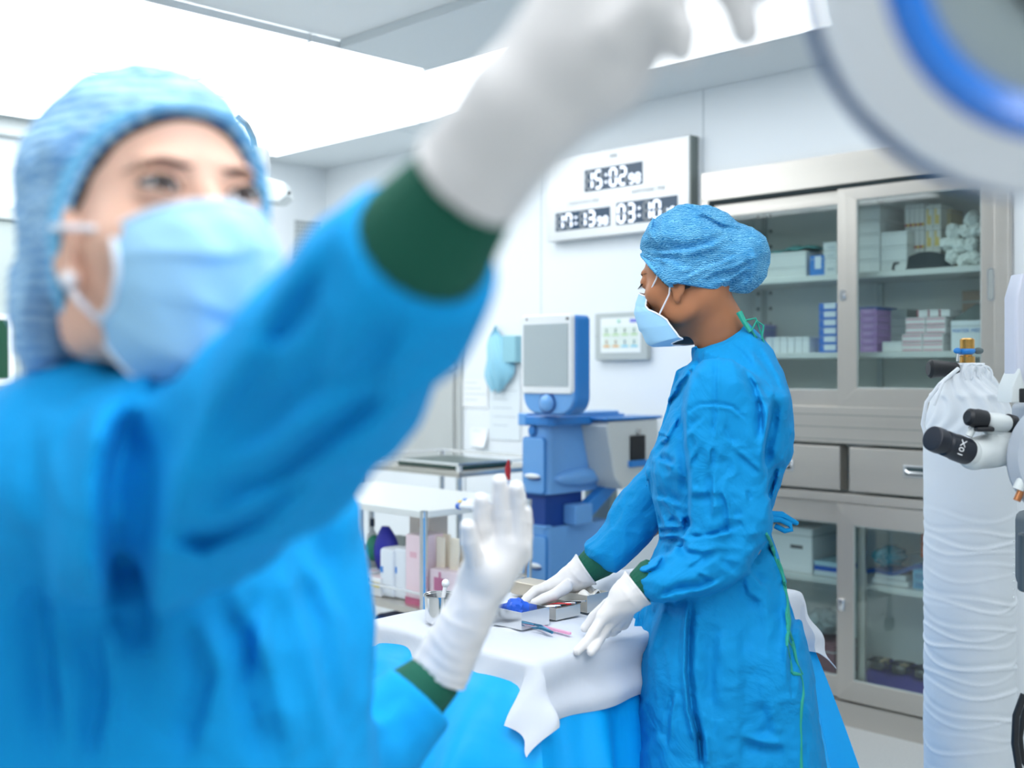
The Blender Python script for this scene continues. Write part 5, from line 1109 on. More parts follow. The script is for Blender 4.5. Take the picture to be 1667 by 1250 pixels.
# ------------------------------------------------------------------ nurse at the instrument table
NY = 2.15; nb = (P(1170, 0, NY).x, NY, 0)
f35 = math.radians(38); pit = math.radians(-8)
hd2 = Head(P(1119, 450, NY), (-math.cos(f35)*math.cos(pit), math.sin(f35)*math.cos(pit), math.sin(pit)), 0, .93)
near_hand = dict(palm=[J([(1043, 955, 1.995, .029), (1022, 972, 1.99, .026), (983, 1002, 1.985, .0125)]), J([(1022, 968, 1.99, .024), (992, 1012, 2.00, .013)]), J([(1022, 972, 2.0, .023), (1002, 1016, 2.02, .013)]), J([(1025, 972, 2.01, .022), (1014, 1015, 2.04, .012)])],
    fingers=[J([(983, 1002, 1.985, .0115), (966, 1030, 1.975, .0100), (952, 1048, 1.965, .0088), (940, 1060, 1.955, .0076)]), J([(992, 1012, 2.0, .0115), (977, 1036, 1.985, .0100), (969, 1052, 1.965, .0088), (962, 1061, 1.955, .0078)]),
             J([(1002, 1014, 2.02, .0112), (992, 1026, 2.03, .0098), (986, 1030, 2.01, .0088), (985, 1024, 2.0, .0075)]), J([(1014, 1010, 2.04, .0105), (1005, 1022, 2.05, .009), (998, 1028, 2.03, .008), (996, 1024, 2.02, .007)]), J([(1020, 965, 2.02, .014), (990, 985, 2.045, .0125), (968, 1004, 2.06, .010), (952, 1022, 2.062, .008)])])
far_hand = dict(palm=[J([(958, 925, 2.30, .028), (935, 938, 2.30, .024), (893, 955, 2.29, .0130)]), J([(935, 938, 2.31, .022), (897, 962, 2.31, .0125)]), J([(935, 940, 2.32, .021), (902, 967, 2.335, .012)]), J([(936, 942, 2.33, .020), (910, 972, 2.35, .011)])],
    fingers=[J([(893, 955, 2.29, .0110), (872, 961, 2.285, .0098), (858, 974, 2.275, .0088), (846, 986, 2.265, .0076)]), J([(897, 962, 2.31, .011), (876, 966, 2.32, .0098), (862, 978, 2.32, .0086), (852, 988, 2.315, .0075)]),
             J([(902, 967, 2.335, .0108), (884, 972, 2.36, .0095), (874, 984, 2.36, .0085), (868, 990, 2.35, .0075)]), J([(910, 972, 2.35, .010), (896, 975, 2.375, .0088), (888, 980, 2.38, .0078), (882, 984, 2.375, .007)]), J([(922, 955, 2.265, .0130), (902, 968, 2.245, .0115), (885, 974, 2.24, .0098), (870, 981, 2.235, .0080)])])
sh2n, el2n, wr2n = a_(P(1180, 645, 2.02)), a_(P(1205, 880, 1.995)), a_(P(1040, 955, 1.995))
sh2f, el2f, wr2f = a_(P(1150, 660, 2.30)), a_(P(1080, 830, 2.33)), a_(P(960, 922, 2.30))
def body2_head(Q):
    L = hd2.L(Q); d = head_field(L, eyes=False, ear_y=-.010)
    nk = chain(Q, [a_(hd2.W((0, -.030, -.045))), a_(P(1168, 530, NY)), a_(P(1178, 590, NY+.01))], [.050, .046, .048], .02)
    d = smin(d, nk, .02); return smin(d, chain(Q, [a_(P(1180, 610, NY)), a_(P(1175, 650, NY))], [.05, .07], .02), .02)
def body2_rest(Q):
    d = chain(Q, [a_(P(1175, 625, NY)), a_(P(1170, 700, NY)), a_(P(1150, 820, NY)), a_(P(1165, 920, NY))], [.070, .085, .08, .085], .03)
    for s, e, w in ((sh2n, el2n, wr2n), (sh2f, el2f, wr2f)): d = smin(d, chain(Q, [a_(P(1178, 650, (s[1]+NY)/2)), s, e, w], [.05, .040, .034, .024], .02), .02)
    for H in (near_hand, far_hand): d = smin(d, hand_field(Q, H, .0035), .01)
    for s in (-1, 1):
        hx = nb[0]+.005; yy = NY+s*.08; d = smin(d, chain(Q, [(hx, yy, .82), (hx-.01, yy, .48), (hx+.01, yy, .09)], [.085, .055, .036], .03), .03)
        d = smin(d, ell(Q, (hx-.035, yy, .038), (.12, .042, .036)), .02)
    return np.maximum(d, -Q[:, 2]+.003)
me = surf('person', body2_head, (.16, 1.98, 1.22), (.58, 2.34, 1.62), .0022); me2 = surf('t', body2_rest, (.0, 1.85, -.01), (.68, 2.46, 1.36), .0042)
join_mesh(me, me2); me.transform(Matrix.Translation(-Vector(nb))); me.materials.append(mat('skin_brown', 'a9714f', .5, sss=.08, spec=.35))
nurse = bpy.data.objects.new('person', me); COL.objects.link(nurse); nurse.location = nb
tag(nurse, 'person in a blue gown and cap bending over the instrument table, seen from the side', 'person', 'people in surgical gowns')
cC = lambda l: [(1010+x/4.166, 320+y/4.166) for x, y in l]
CF2 = [(cC(p), w, a) for p, w, a in [([(150,350),(300,365),(450,355),(600,320),(700,270)],3,.006), ([(330,70),(500,90),(700,200),(850,230)],2,.003), ([(300,110),(400,100),(560,140),(740,230)],2,.003), ([(400,560),(550,480),(700,430),(800,380)],3,.004), ([(540,600),(640,530),(780,500),(900,430)],3,.004), ([(640,620),(760,580),(880,500)],3,.004), ([(220,400),(330,420),(420,480),(520,470)],3,.004), ([(700,640),(780,560),(860,500)],2.5,.004), ([(200,150),(175,230),(195,300)],2,.003), ([(240,130),(215,220),(235,300)],2,.003), ([(280,120),(255,210),(270,290)],2,.002), ([(420,420),(540,400),(680,350)],2.5,.003), ([(860,600),(880,500),(870,380)],3,.003), ([(940,560),(950,430),(900,300)],3,.003)]]
cap2 = outline([(1044, 402), (1043, 384), (1056, 364), (1080, 346), (1106, 335), (1130, 332), (1156, 337), (1180, 349), (1204, 366), (1230, 373), (1249, 392), (1253, 420), (1242, 460), (1218, 479), (1192, 483), (1168, 476), (1140, 466), (1106, 460), (1080, 440)], NY, 1)
add_head_parts(nurse, hd2, nb, cap2, NY-.005, .092, .075, [(-.12, -.03), (-.045, -.012), (-.02, .004), (.01, .030), (.04, .058), (.06, .085), (.075, .12)],
    lambda Q, L: (-(L[:, 2]+.023+.38*np.clip(-.02-L[:, 1], 0, .2)))*.8, M_cap2, M_band2, M_hair, eyes=False, browc='3a261c', nape=lambda L: -(L[:, 2]+.062+.25*(L[:, 1]+.04)))
def rel2(bm): bmesh.ops.translate(bm, verts=bm.verts[:], vec=-Vector(nb)); return bm
bmm, mfn = mask_bm(hd2, 1.0, 0, bk=.0); mk2 = mk('face_mask', rel2(bmm), M_maskm, nurse)
b = NB(); 
for a_s in (0, 1): tube(b, [mfn(a_s, i/12) for i in range(13)], .0016, 6)
tube(b, [mfn(i/20, 0) for i in range(21)], .0014, 6); tube(b, [mfn(i/20, 1) for i in range(21)], .0014, 6); mk('mask_edging', rel2(b), M_maskw, mk2)
for a_s, s in ((0, -1), (1, 1)):
    b = NB(); tube(b, [mfn(a_s, .02), hd2.W((s*.074, .030, -.004)), hd2.W((s*.078, .020, .012))], .0016, 6); mk('ear_loop', rel2(b), M_maskw, mk2)
    b = NB(); tube(b, [mfn(a_s, .38), hd2.W((s*.076, .004, -.040)), hd2.W((s*.080, -.006, -.012))], .0016, 6); mk('ear_loop', rel2(b), M_maskw, mk2)
# gown
T2 = outline([(1127, 566), (1128, 588), (1104, 604), (1094, 640), (1084, 670), (1072, 700), (1059, 735), (1052, 765), (1056, 800), (1066, 835), (1070, 868), (1071, 885), (1056, 930), (1042, 1000), (1033, 1050), (1026, 1130), (1023, 1250), (1020, 1340), (1347, 1340), (1338, 1250), (1323, 1130), (1310, 1060), (1296, 1000), (1280, 950), (1264, 890), (1250, 850), (1250, 825), (1264, 790), (1283, 735), (1285, 700), (1280, 650), (1270, 605), (1254, 568), (1236, 545), (1212, 520), (1188, 532), (1160, 550)], NY, 0)
S2n = outline([(1130, 590), (1112, 640), (1109, 690), (1110, 730), (1116, 770), (1118, 820), (1118, 860), (1108, 885), (1090, 893), (1074, 906), (1033, 924), (1050, 981), (1100, 976), (1150, 966), (1200, 947), (1232, 911), (1252, 875), (1258, 850), (1254, 800), (1250, 740), (1245, 680), (1236, 630), (1216, 598), (1180, 580)], 1.99, 1)
S2f = outline([(1100, 620), (1070, 700), (1050, 758), (1024, 786), (992, 824), (976, 856), (941, 897), (993, 936), (1026, 914), (1075, 868), (1110, 820), (1170, 720), (1190, 620)], 2.30, 1)
cA = lambda l: [(920+x/3.125, 500+y/3.125) for x, y in l]
cB = lambda l: [(920+x/3.124, 850+y/3.124) for x, y in l]
ST2 = [(cA(p), w, a) for p, w, a in [
 ([(1060,460),(1050,560),(1020,720),(1012,830)],4,.011), ([(636,330),(610,450),(598,520),(602,700),(622,830),(625,1000),(638,1080)],4,.007), ([(770,220),(768,480),(765,570),(745,700)],1.3,.0028),
 ([(620,540),(680,500),(770,495),(850,510),(940,590)],1.2,.003), ([(900,300),(960,400),(990,500),(1000,560),(1008,700)],5,.006), ([(870,740),(920,780),(1000,850)],2.5,.004), ([(920,930),(940,985)],2,.004),
 ([(780,920),(815,1000),(825,1100),(825,1180)],2,.004), ([(740,830),(742,1000),(735,1085)],3,.005), ([(745,700),(740,830)],2,.003), ([(700,560),(650,600),(612,650)],3,.003), ([(640,960),(720,960),(745,940)],4,.004), ([(640,1170),(760,1150),(870,1125)],3,.007),
 ([(560,800),(520,785),(470,765)],3,.005), ([(440,705),(520,690),(600,540)],3,.003), ([(450,960),(520,965),(600,1000)],4,.005), ([(480,1060),(500,1120)],2,.005), ([(545,1060),(590,1110)],3,.006), ([(600,1070),(622,1130)],3,.008),
 ([(470,1130),(540,1130),(600,1125)],2,.006), ([(470,1178),(560,1175),(620,1195)],2,.006), ([(700,250),(640,330),(560,420),(480,560)],3,.003), ([(660,230),(590,330),(520,460),(450,620)],3,.003), ([(620,330),(560,380),(530,450)],2,.004), ([(600,400),(540,470),(500,560),(470,640)],2,.004),
 ([(430,640),(500,655),(440,720)],2,.004), ([(1080,800),(1060,900),(1030,990)],3,.005), ([(740,130),(690,200),(640,230)],2.5,.003), ([(870,700),(830,660),(800,600)],3,.002), ([(630,860),(640,800),(700,700)],3,.003), ([(850,1060),(900,1060)],3,.003), ([(890,1080),(920,1150)],2,.003),
 ([(400,800),(380,900),(330,960)],3,.005), ([(430,850),(420,980),(395,1110)],3,.005), ([(270,1100),(300,1170)],2,.005), ([(460,1110),(360,1180),(250,1250)],3,.006), ([(240,1010),(200,1060),(170,1110)],2,.004), ([(300,950),(340,930),(380,880)],2,.004), ([(200,1150),(240,1230)],2.5,.004), ([(880,150),(960,230),(1040,340)],3,.0025), ([(840,180),(900,230),(980,330)],2.5,.002), ([(980,200),(1060,330),(1100,440)],3,.002)]]
ST2 += [(cB(p), w, a) for p, w, a in [
 ([(640,370),(625,540),(620,760),(640,960),(670,1080),(690,1250)],3,.011), ([(484,400),(440,560),(400,680)],5,.010), ([(560,850),(530,980),(520,1140)],2,.004), ([(930,190),(960,260),(1020,330)],4,.004), ([(900,280),(920,370),(1000,420)],5,.004),
 ([(1020,80),(1080,200),(1120,330)],3,.005), ([(1035,40),(1080,150),(1130,300),(1150,500),(1140,760),(1150,860)],3.5,.009), ([(880,1100),(1000,1140),(1130,1150)],5,.004), ([(400,880),(345,980)],4,.004), ([(390,400),(370,560)],3,.005), ([(345,800),(360,640),(400,560)],3,.004),
 ([(350,245),(400,262),(470,230),(510,160)],2.3,.006), ([(450,390),(560,345),(680,330),(800,280)],4,.006), ([(590,90),(620,150),(700,165),(780,150)],4,.006), ([(640,60),(700,75),(800,45)],3,.005), ([(720,165),(680,200),(620,240)],3,.004), ([(670,260),(740,295)],2,.004), ([(940,200),(1000,120)],4,.005), ([(780,180),(860,260)],4,.003),
 ([(500,400),(560,420),(640,372)],4,.006), ([(1100,300),(1170,355)],3,.004), ([(1120,420),(1180,520)],4,.003), ([(1160,100),(1200,250),(1230,400)],4,.003), ([(690,1060),(700,1250)],5,.006), ([(480,170),(530,150),(590,60)],3,.005), ([(1000,900),(1050,1100)],9,.003), ([(760,500),(740,800),(760,1000)],12,.004), ([(900,500),(920,800),(900,1100)],12,.003), ([(470,1050),(380,1180)],6,.003)]]
bag2 = (a_(P(1100, 560, NY)), a_(P(1280, 500, NY)))
def gown2f(Q):
    z = Q[:, 2]; T = np.interp(z, [.4, .75, .88, 1.02, 1.12, 1.25, 1.33, 1.40], [.21, .19, .17, .145, .16, .185, .13, .075])
    s = poly_sd(Q[:, 0], z, T2); a = np.maximum(1-s/.085, 0); b = np.abs(Q[:, 1]-NY)/T; t = (np.hypot(a, b)-1)*.085
    t = smin(t, inflate(Q, S2f, 2.30, .058, .045), .02)
    d = smin(t, inflate(Q, S2n, 1.985, .060, .050), .010)
    far = (Q[:, 0] < .13) & (Q[:, 1] < 2.33); d = d+folds(Q, ST2)*((Q[:, 1] < NY+.02) | far)
    low = np.clip((.95-z)/.15, 0, 1); d += low*.008*np.sin(np.arctan2(Q[:, 1]-NY, Q[:, 0]-nb[0])*11+1)*(Q[:, 1] > NY)
    arm_ = np.clip((1.25-z)/.1, 0, 1)*np.clip((z-.93)/.06, 0, 1); d += .0035*vnoise(Q, 9)+(.004+.006*arm_)*ridged(Q*np.array([1, 1, .55]), 17)+(.0015+.003*arm_)*ridged(Q, 38)+.0008*vnoise(Q, 70)
    # collar opening and hem
    nk = -chain(Q, [a_(P(1168, 530, NY)), a_(P(1176, 575, NY))], [.049, .050], .01)
    d = smax(d, nk, .004)
    return np.maximum(d, .42-z)*.8
gown2 = smk('surgical_gown', gown2f, (.05, 1.86, .40), (.68, 2.42, 1.42), .0028, M_gown2, nurse, nb)
def cuffs(name, parent, base, a, c, r0, r1, m, n=14):
    b = NB(); a, c = Vector(a), Vector(c); lathe(b, [(r0*.6, -.02), (r0, 0), (r0*.99, .3*(c-a).length), (r1, (c-a).length), (r1*.8, (c-a).length+.004)], a, c-a, 40)
    for i, v in enumerate(b.verts): v.co += (v.co-a.lerp(c, .5)).normalized()*.0007*((i % 2)*2-1)
    bmesh.ops.translate(b, verts=b.verts[:], vec=-Vector(base)); return mk(name, b, m, parent)
cuffs('knit_cuff', gown2, nb, P(1066, 943, 1.99), P(1036, 956, 1.992), .037, .026, M_green)
cuffs('knit_cuff', gown2, nb, P(985, 905, 2.30), P(950, 930, 2.30), .036, .028, M_green)
def glove(name, H, cuff, lo, hi, base, parent, h=.0016, wr=None, wrk=.0010):
    (ca, cb, ra, rb) = cuff; ca, cb = a_(ca), a_(cb); ax = (cb-ca)/np.linalg.norm(cb-ca)
    def f(Q):
        d = hand_field(Q, H); t = (Q-ca)@ax; L = np.linalg.norm(cb-ca); c = cone(Q, ca, cb, ra, rb)
        c = c+.0006*np.sin(t*420+4*vnoise(Q, 30))*np.clip(1-t/L, 0, 1)-.0016*np.exp(-((t-.002)/.0025)**2)
        d = smin(d, c, .012); d += wrk*vnoise(Q, 55)+wrk*1.6*ridged(Q, 45, .01)*np.exp(-((t-L)/.04)**2)-wrk*.8*np.exp(-((t-L*.75-.004*vnoise(Q, 30))/.004)**2)
        return np.maximum(d, -t)*.9
    o = smk(name, f, lo, hi, h, M_glove, parent, base); return o
def bounds(H, cuff, pad=.02):
    pts = [p[0] for ch in H['palm']+H['fingers'] for p in ch]+[tuple(cuff[0]), tuple(cuff[1])]; A = np.array(pts); m = max(cuff[2], .03)+pad; return A.min(0)-m, A.max(0)+m
cf_ = (P(1039, 955, 1.992), P(1019, 971, 1.992), .034, .027); lo, hi = bounds(near_hand, cf_, .005); glove('glove', near_hand, cf_, lo, hi, nb, nurse)
cf_ = (P(955, 926, 2.30), P(933, 941, 2.30), .035, .026); lo, hi = bounds(far_hand, cf_, .005); glove('glove', far_hand, cf_, lo, hi, nb, nurse)
# ties
def tie(pts, r, m=M_tie, name='gown_tie', par=None, flat=None):
    b = NB(); tube(b, pts, r, 8); return mk(name, rel2(b), m, par or gown2)
tie([P(1203, 508, 2.09), P(1212, 525, 2.085), P(1222, 540, 2.08)], [.006, .005, .004], name='neck_tie')
for k, L in enumerate(([(1222, 540), (1232, 522), (1243, 530), (1240, 552), (1228, 545), (1238, 570), (1247, 596)], [(1218, 530), (1228, 545), (1238, 560), (1252, 578), (1250, 600), (1262, 622)], [(1212, 522), (1230, 518), (1240, 545), (1246, 570)])):
    tie([P(x, y, 2.085+.004*k) for x, y in L], .0020, name='neck_tie')
for k, L in enumerate(([(1247, 868), (1262, 905), (1272, 935), (1282, 975), (1284, 1010), (1282, 1050), (1288, 1095), (1303, 1098), (1308, 1130), (1302, 1180), (1306, 1250), (1306, 1320)], [(1278, 958), (1281, 1000), (1284, 1030), (1298, 1075), (1307, 1105)], [(1265, 910), (1276, 945), (1280, 975), (1284, 1040), (1291, 1060)])):
    def gp(x, y):
        Ys = np.linspace(1.88, 2.25, 260); Qs = np.array([list(P(x, y, t)) for t in Ys]); i = int(np.argmax(gown2f(Qs) < 0)); return P(x, y, Ys[i]-.001)
    L2 = [(L[j][0]*(1-q)+L[j+1][0]*q, L[j][1]*(1-q)+L[j+1][1]*q) for j in range(len(L)-1) for q in (0, .25, .5, .75)]; tie([gp(x+1.5*math.sin(i*.9), y) for i, (x, y) in enumerate(L2)], [.0026+.0009*math.sin(i*.8) for i in range(len(L2))], M_tie)
b = NB(); tube(b, [P(1250, 838, 2.05), P(1272, 840, 2.05), P(1298, 852, 2.06)], [.008, .009, .004], 10); mk('waist_tie', rel2(b), M_gown2, gown2)
b = NB(); tube(b, [P(1252, 845, 2.04), P(1270, 846, 2.04), P(1286, 854, 2.04), P(1288, 862, 2.04), P(1278, 864, 2.04), P(1262, 856, 2.05)], [.006, .005, .005, .005, .005, .005], 10); mk('waist_tie', rel2(b), M_gown2, gown2)

# ------------------------------------------------------------------ surgeon reaching for the lamp
SY = 1.0; sb = (P(270, 0, SY).x, SY, 0)
a44 = math.radians(45); p12 = math.radians(12)
hd1 = Head((-.264, .8256, 1.402), (math.sin(a44)*math.cos(p12), -math.cos(a44)*math.cos(p12), math.sin(p12)), 0, .98)
lamp_hand = dict(palm=[J([(770, 285, .553, .026), (850, 185, .532, .0255), (960, 95, .52, .029), (1040, 25, .508, .022)]), J([(870, 150, .53, .025), (960, 20, .52, .026), (1040, -40, .51, .020)])],
    fingers=[J([(1045, 25, .505, .0125), (1092, 20, .495, .0105), (1105, 50, .492, .0095), (1108, 80, .492, .0080)]), J([(1050, -30, .505, .0125), (1150, -55, .495, .0105), (1198, -10, .49, .0098), (1214, 52, .49, .0082)]),
             J([(1050, -60, .515, .012), (1180, -110, .51, .010), (1240, -70, .505, .009), (1250, -20, .505, .008)]), J([(1030, -80, .525, .011), (1140, -150, .52, .009), (1200, -120, .52, .008), (1215, -80, .515, .007)]), J([(930, 120, .512, .014), (1000, 60, .495, .012), (1060, 10, .487, .011), (1095, -40, .485, .009)])])
LYh = 1.30
palm_hand = dict(palm=[J([(722, 1085, LYh, .029), (770, 985, LYh, .0255), (790, 935, LYh, .026), (792, 893, LYh, .014)]), J([(788, 945, LYh, .024), (818, 884, LYh, .014)]), J([(795, 940, LYh, .023), (841, 890, LYh+.005, .0135)]), J([(798, 945, LYh+.005, .021), (848, 905, LYh+.02, .012)]), J([(780, 955, LYh, .024), (778, 925, LYh-.012, .018)])],
    fingers=[J([(792, 893, LYh, .0118), (787, 858, LYh-.004, .0106), (784, 832, LYh-.008, .0098), (783, 813, LYh-.012, .0088)]), J([(818, 884, LYh, .0120), (816, 838, LYh-.004, .0108), (814, 806, LYh-.008, .0098), (813, 785, LYh-.012, .0088)]), J([(841, 890, LYh+.005, .0118), (842, 846, LYh+.002, .0106), (841, 815, LYh-.003, .0098), (840, 795, LYh-.008, .0088)]),
             J([(850, 905, LYh+.02, .0108), (854, 872, LYh+.022, .0096), (855, 850, LYh+.02, .0088), (855, 833, LYh+.018, .0078)]), J([(780, 945, LYh-.010, .0150), (772, 912, LYh-.022, .0115), (765, 880, LYh-.03, .0105), (762, 859, LYh-.034, .0092)])])
ARM = [((60, 770, .90), .075), ((170, 770, .845), .088), ((300, 790, .79), .090), ((420, 715, .725), .073), ((530, 600, .67), .061), ((620, 490, .625), .051), ((715, 372, .58), .0425)]
AP = [a_(P(*p)) for p, r in ARM]; AR = [r for p, r in ARM]
LARM = [a_(P(470, 860, 1.08)), a_(P(520, 1250, 1.18)), a_(P(610, 1215, 1.26)), a_(P(690, 1125, 1.295))]; LR = [.070, .062, .056, .046]
def body1_head(Q):
    L = hd1.L(Q); d = head_field(L, eyes=True, ear_y=.022)
    nk = chain(Q, [a_(hd1.W((0, -.030, -.045))), a_(P(245, 560, .90)), a_(P(255, 640, .95))], [.050, .049, .062], .02)
    d = smin(d, nk, .02); return d
def body1_rest(Q):
    d = chain(Q, [a_(P(255, 650, .97)), a_(P(260, 760, 1.03)), (sb[0], SY+.02, .95), (sb[0], SY+.02, .85)], [.045, .08, .075, .09], .03)
    d = smin(d, chain(Q, [a_(P(240, 740, .98)), AP[1]+a_((0, .02, 0)), AP[3], AP[6], a_(P(768, 290, .553))], [.05, .040, .034, .025, .021], .02), .02)
    d = smin(d, chain(Q, [a_(P(300, 740, 1.0)), LARM[0], LARM[1], LARM[2], LARM[3], a_(P(722, 1085, LYh))], [.07, .046, .038, .034, .026, .023], .02), .03)
    for H in (lamp_hand, palm_hand): d = smin(d, hand_field(Q, H, .0035), .01)
    for s in (-1, 1):
        hx = sb[0]-.07*s; yy = SY-.06*s; d = smin(d, chain(Q, [(hx, yy, .82), (hx, yy, .48), (hx, yy, .09)], [.088, .055, .036], .03), .03)
        d = smin(d, ell(Q, (hx+.025, yy-.025, .038), (.065, .11, .036), None), .02)
    return np.maximum(d, -Q[:, 2]+.003)
me = surf('person', body1_head, (-.44, .66, 1.24), (-.10, 1.0, 1.56), .0016); me2 = surf('t', body1_rest, (-.56, .44, -.01), (.24, 1.42, 1.56), .0050)
join_mesh(me, me2); me.transform(Matrix.Translation(-Vector(sb))); me.materials.append(mat('skin_light', 'e8bba4', .45, sss=.12, spec=.4))
surg = bpy.data.objects.new('person', me); COL.objects.link(surg); surg.location = sb
tag(surg, 'person in the foreground in a blue gown, masked, one gloved arm reaching up', 'person', 'people in surgical gowns')
cap1 = outline([(430, 340), (424, 300), (412, 250), (392, 192), (352, 150), (310, 140), (240, 118), (178, 121), (122, 155), (82, 212), (60, 280), (48, 345), (36, 420), (26, 500), (30, 565), (54, 612), (78, 630), (122, 626), (152, 590), (160, 520), (180, 470), (300, 430), (420, 400)], .86, 1)
add_head_parts(surg, hd1, sb, cap1, .865, .088, .075, [(-.16, -.045), (-.10, -.030), (-.06, -.006), (-.035, .012), (0, .030), (.03, .052), (.054, .076), (.064, .10)],
    lambda Q, L: (-(L[:, 2]+.055+3.0*np.clip(-.030-L[:, 1], 0, .2)))*.3, M_cap1, M_band1, M_hair, eyes=tuple(hd1.W((.12, 1.0, .05))), h=.0022, browc='5e4034', nape=lambda L: -(L[:, 2]+.05+.9*np.clip(-.0-L[:, 1], 0, .2)))
def rel1(bm): bmesh.ops.translate(bm, verts=bm.verts[:], vec=-Vector(sb)); return bm
bmm, mfn = mask_bm(hd1, 0, 0, (0, .55, .78, .9, 1), (63, 63, 68, 78, 84), .004, .050); mk1 = mk('face_mask', rel1(bmm), M_maskm, surg)
b = NB()
for a_s in (0, 1): tube(b, [mfn(a_s, i/12) for i in range(13)], .0028, 8)
tube(b, [mfn(i/20, 0) for i in range(21)], .0020, 8); tube(b, [mfn(i/20, 1) for i in range(21)], .0018, 8); mk('mask_edging', rel1(b), M_maskw, mk1)
for a_s, s in ((0, -1), (1, 1)):
    b = NB(); tube(b, [mfn(a_s, .02), hd1.W((s*.073, .045, -.020)), hd1.W((s*.082, .022, -.014))], .0022, 8); mk('ear_loop', rel1(b), M_maskw, mk1)
    b = NB(); tube(b, [mfn(a_s, .9), hd1.W((s*.072, .030, -.066)), hd1.W((s*.076, .020, -.050))], .0022, 8); mk('ear_loop', rel1(b), M_maskw, mk1)
b = NB(); ball(b, hd1.W((.0760, .026, -.051)), .0062, 20); mk('pearl_earring', rel1(b), mat('pearl', 'e9e6e8', .15, coat=.5), surg)
T1 = outline([(150, 618), (90, 640), (30, 668), (-30, 720), (-70, 850), (-85, 1050), (-95, 1500), (-100, 2150), (650, 2150), (630, 1500), (598, 1250), (600, 1120), (594, 1040), (575, 970), (545, 910), (500, 840), (460, 740), (420, 650), (350, 612), (300, 630), (250, 645), (200, 635)], 1.0, 1)
ST1 = [([(230, 650), (200, 700), (182, 780), (178, 900), (190, 1000)], 26, .024), ([(60, 700), (80, 850), (70, 1000), (100, 1250)], 16, .007), ([(330, 640), (270, 760), (230, 900), (235, 1100)], 22, .010), ([(600, 330), (480, 500), (400, 640), (300, 760)], 22, .006),
 ([(700, 470), (600, 600), (480, 680), (350, 760)], 18, .008), ([(660, 620), (560, 700), (440, 780), (300, 850)], 16, .010), ([(250, 870), (330, 890), (420, 850), (520, 760)], 13, .009), ([(300, 1000), (340, 1100), (300, 1240)], 14, .008), ([(350, 950), (420, 1080), (460, 1250)], 14, .008), ([(470, 900), (520, 1050), (560, 1240)], 14, .008), ([(150, 1000), (170, 1120), (150, 1250)], 12, .007), ([(420, 950), (400, 1100), (430, 1240)], 12, .007), ([(660, 340), (690, 420), (730, 470)], 8, .004), ([(640, 330), (600, 420), (540, 520)], 11, .005),
 ([(580, 1150), (560, 1000), (500, 880)], 12, .006), ([(400, 560), (480, 540), (560, 420)], 14, .004), ([(560, 500), (520, 620), (420, 700)], 16, .006), ([(690, 500), (640, 560), (600, 680)], 12, .005), ([(600, 1180), (660, 1130), (690, 1170)], 8, .004)]
cutn = a_(P(765, 295, .553))-a_(P(660, 440, .605)); cutn /= np.linalg.norm(cutn); cutp = a_(P(692, 400, .59))
lcn = a_(P(722, 1085, LYh))-LARM[2]; lcn /= np.linalg.norm(lcn); lcp = a_(P(676, 1125, 1.29))
def gown1f(Q):
    z = Q[:, 2]; T = np.interp(z, [.4, .85, 1.0, 1.15, 1.25, 1.32], [.20, .17, .15, .155, .13, .06])
    # torso turned so that the near shoulder comes towards the camera
    Qr = Q.copy(); s = poly_sd(Q[:, 0], z, T1); a = np.maximum(1-s/.11, 0); yc = SY+(Q[:, 0]-sb[0])*.45
    b = np.abs(Q[:, 1]-yc)/T; t = (np.hypot(a, b)-1)*.11
    arm = chain(Q, AP, AR, .02)
    la = chain(Q, LARM, LR, .02)
    d = smin(t, arm, .035); d = smin(d, la, .015)
    ed = np.clip(np.minimum(-((Q-cutp)@cutn), 9)/.05, .1, 1); ed = np.where(np.linalg.norm(Q-cutp, axis=1) < .13, ed, 1); e2 = np.clip(-((Q-lcp)@lcn)/.05, .1, 1); ed *= np.where(np.linalg.norm(Q-lcp, axis=1) < .10, e2, 1)
    d += folds(Q, ST1)*ed; d += ed*(.010*vnoise(Q, 6)+.014*ridged(Q*np.array([1, 1, .8]), 9, .04)+.004*ridged(Q, 22)+.001*vnoise(Q, 40))
    nk = -chain(Q, [a_(P(245, 560, .90)), a_(P(250, 650, .945))], [.056, .060], .01); d = smax(d, nk, .004)
    d = np.where(np.linalg.norm(Q-cutp, axis=1) < .13, smax(d, (Q-cutp)@cutn, .006), d); d = np.where(np.linalg.norm(Q-lcp, axis=1) < .10, smax(d, (Q-lcp)@lcn, .006), d)
    return np.maximum(d, .42-z)*.75
gown1 = smk('surgical_gown', gown1f, (-.62, .50, .40), (.20, 1.42, 1.50), .0048, M_gown1, surg, sb)
cuffs('knit_cuff', gown1, sb, P(672, 420, .597), P(765, 297, .556), .0365, .027, M_green)
cuffs('knit_cuff', gown1, sb, P(640, 1165, 1.278), P(716, 1096, LYh), .040, .030, M_green)
cf_ = (P(762, 296, .556), P(850, 185, .532), .0275, .0245); lo, hi = bounds(lamp_hand, cf_, .005); glove('glove', lamp_hand, cf_, lo, hi, sb, surg, h=.0022, wrk=.0006)
cf_ = (P(712, 1098, LYh), P(770, 985, LYh), .0325, .026); lo, hi = bounds(palm_hand, cf_, .005); glove('glove', palm_hand, cf_, lo, hi, sb, surg, h=.0016, wrk=.0010)
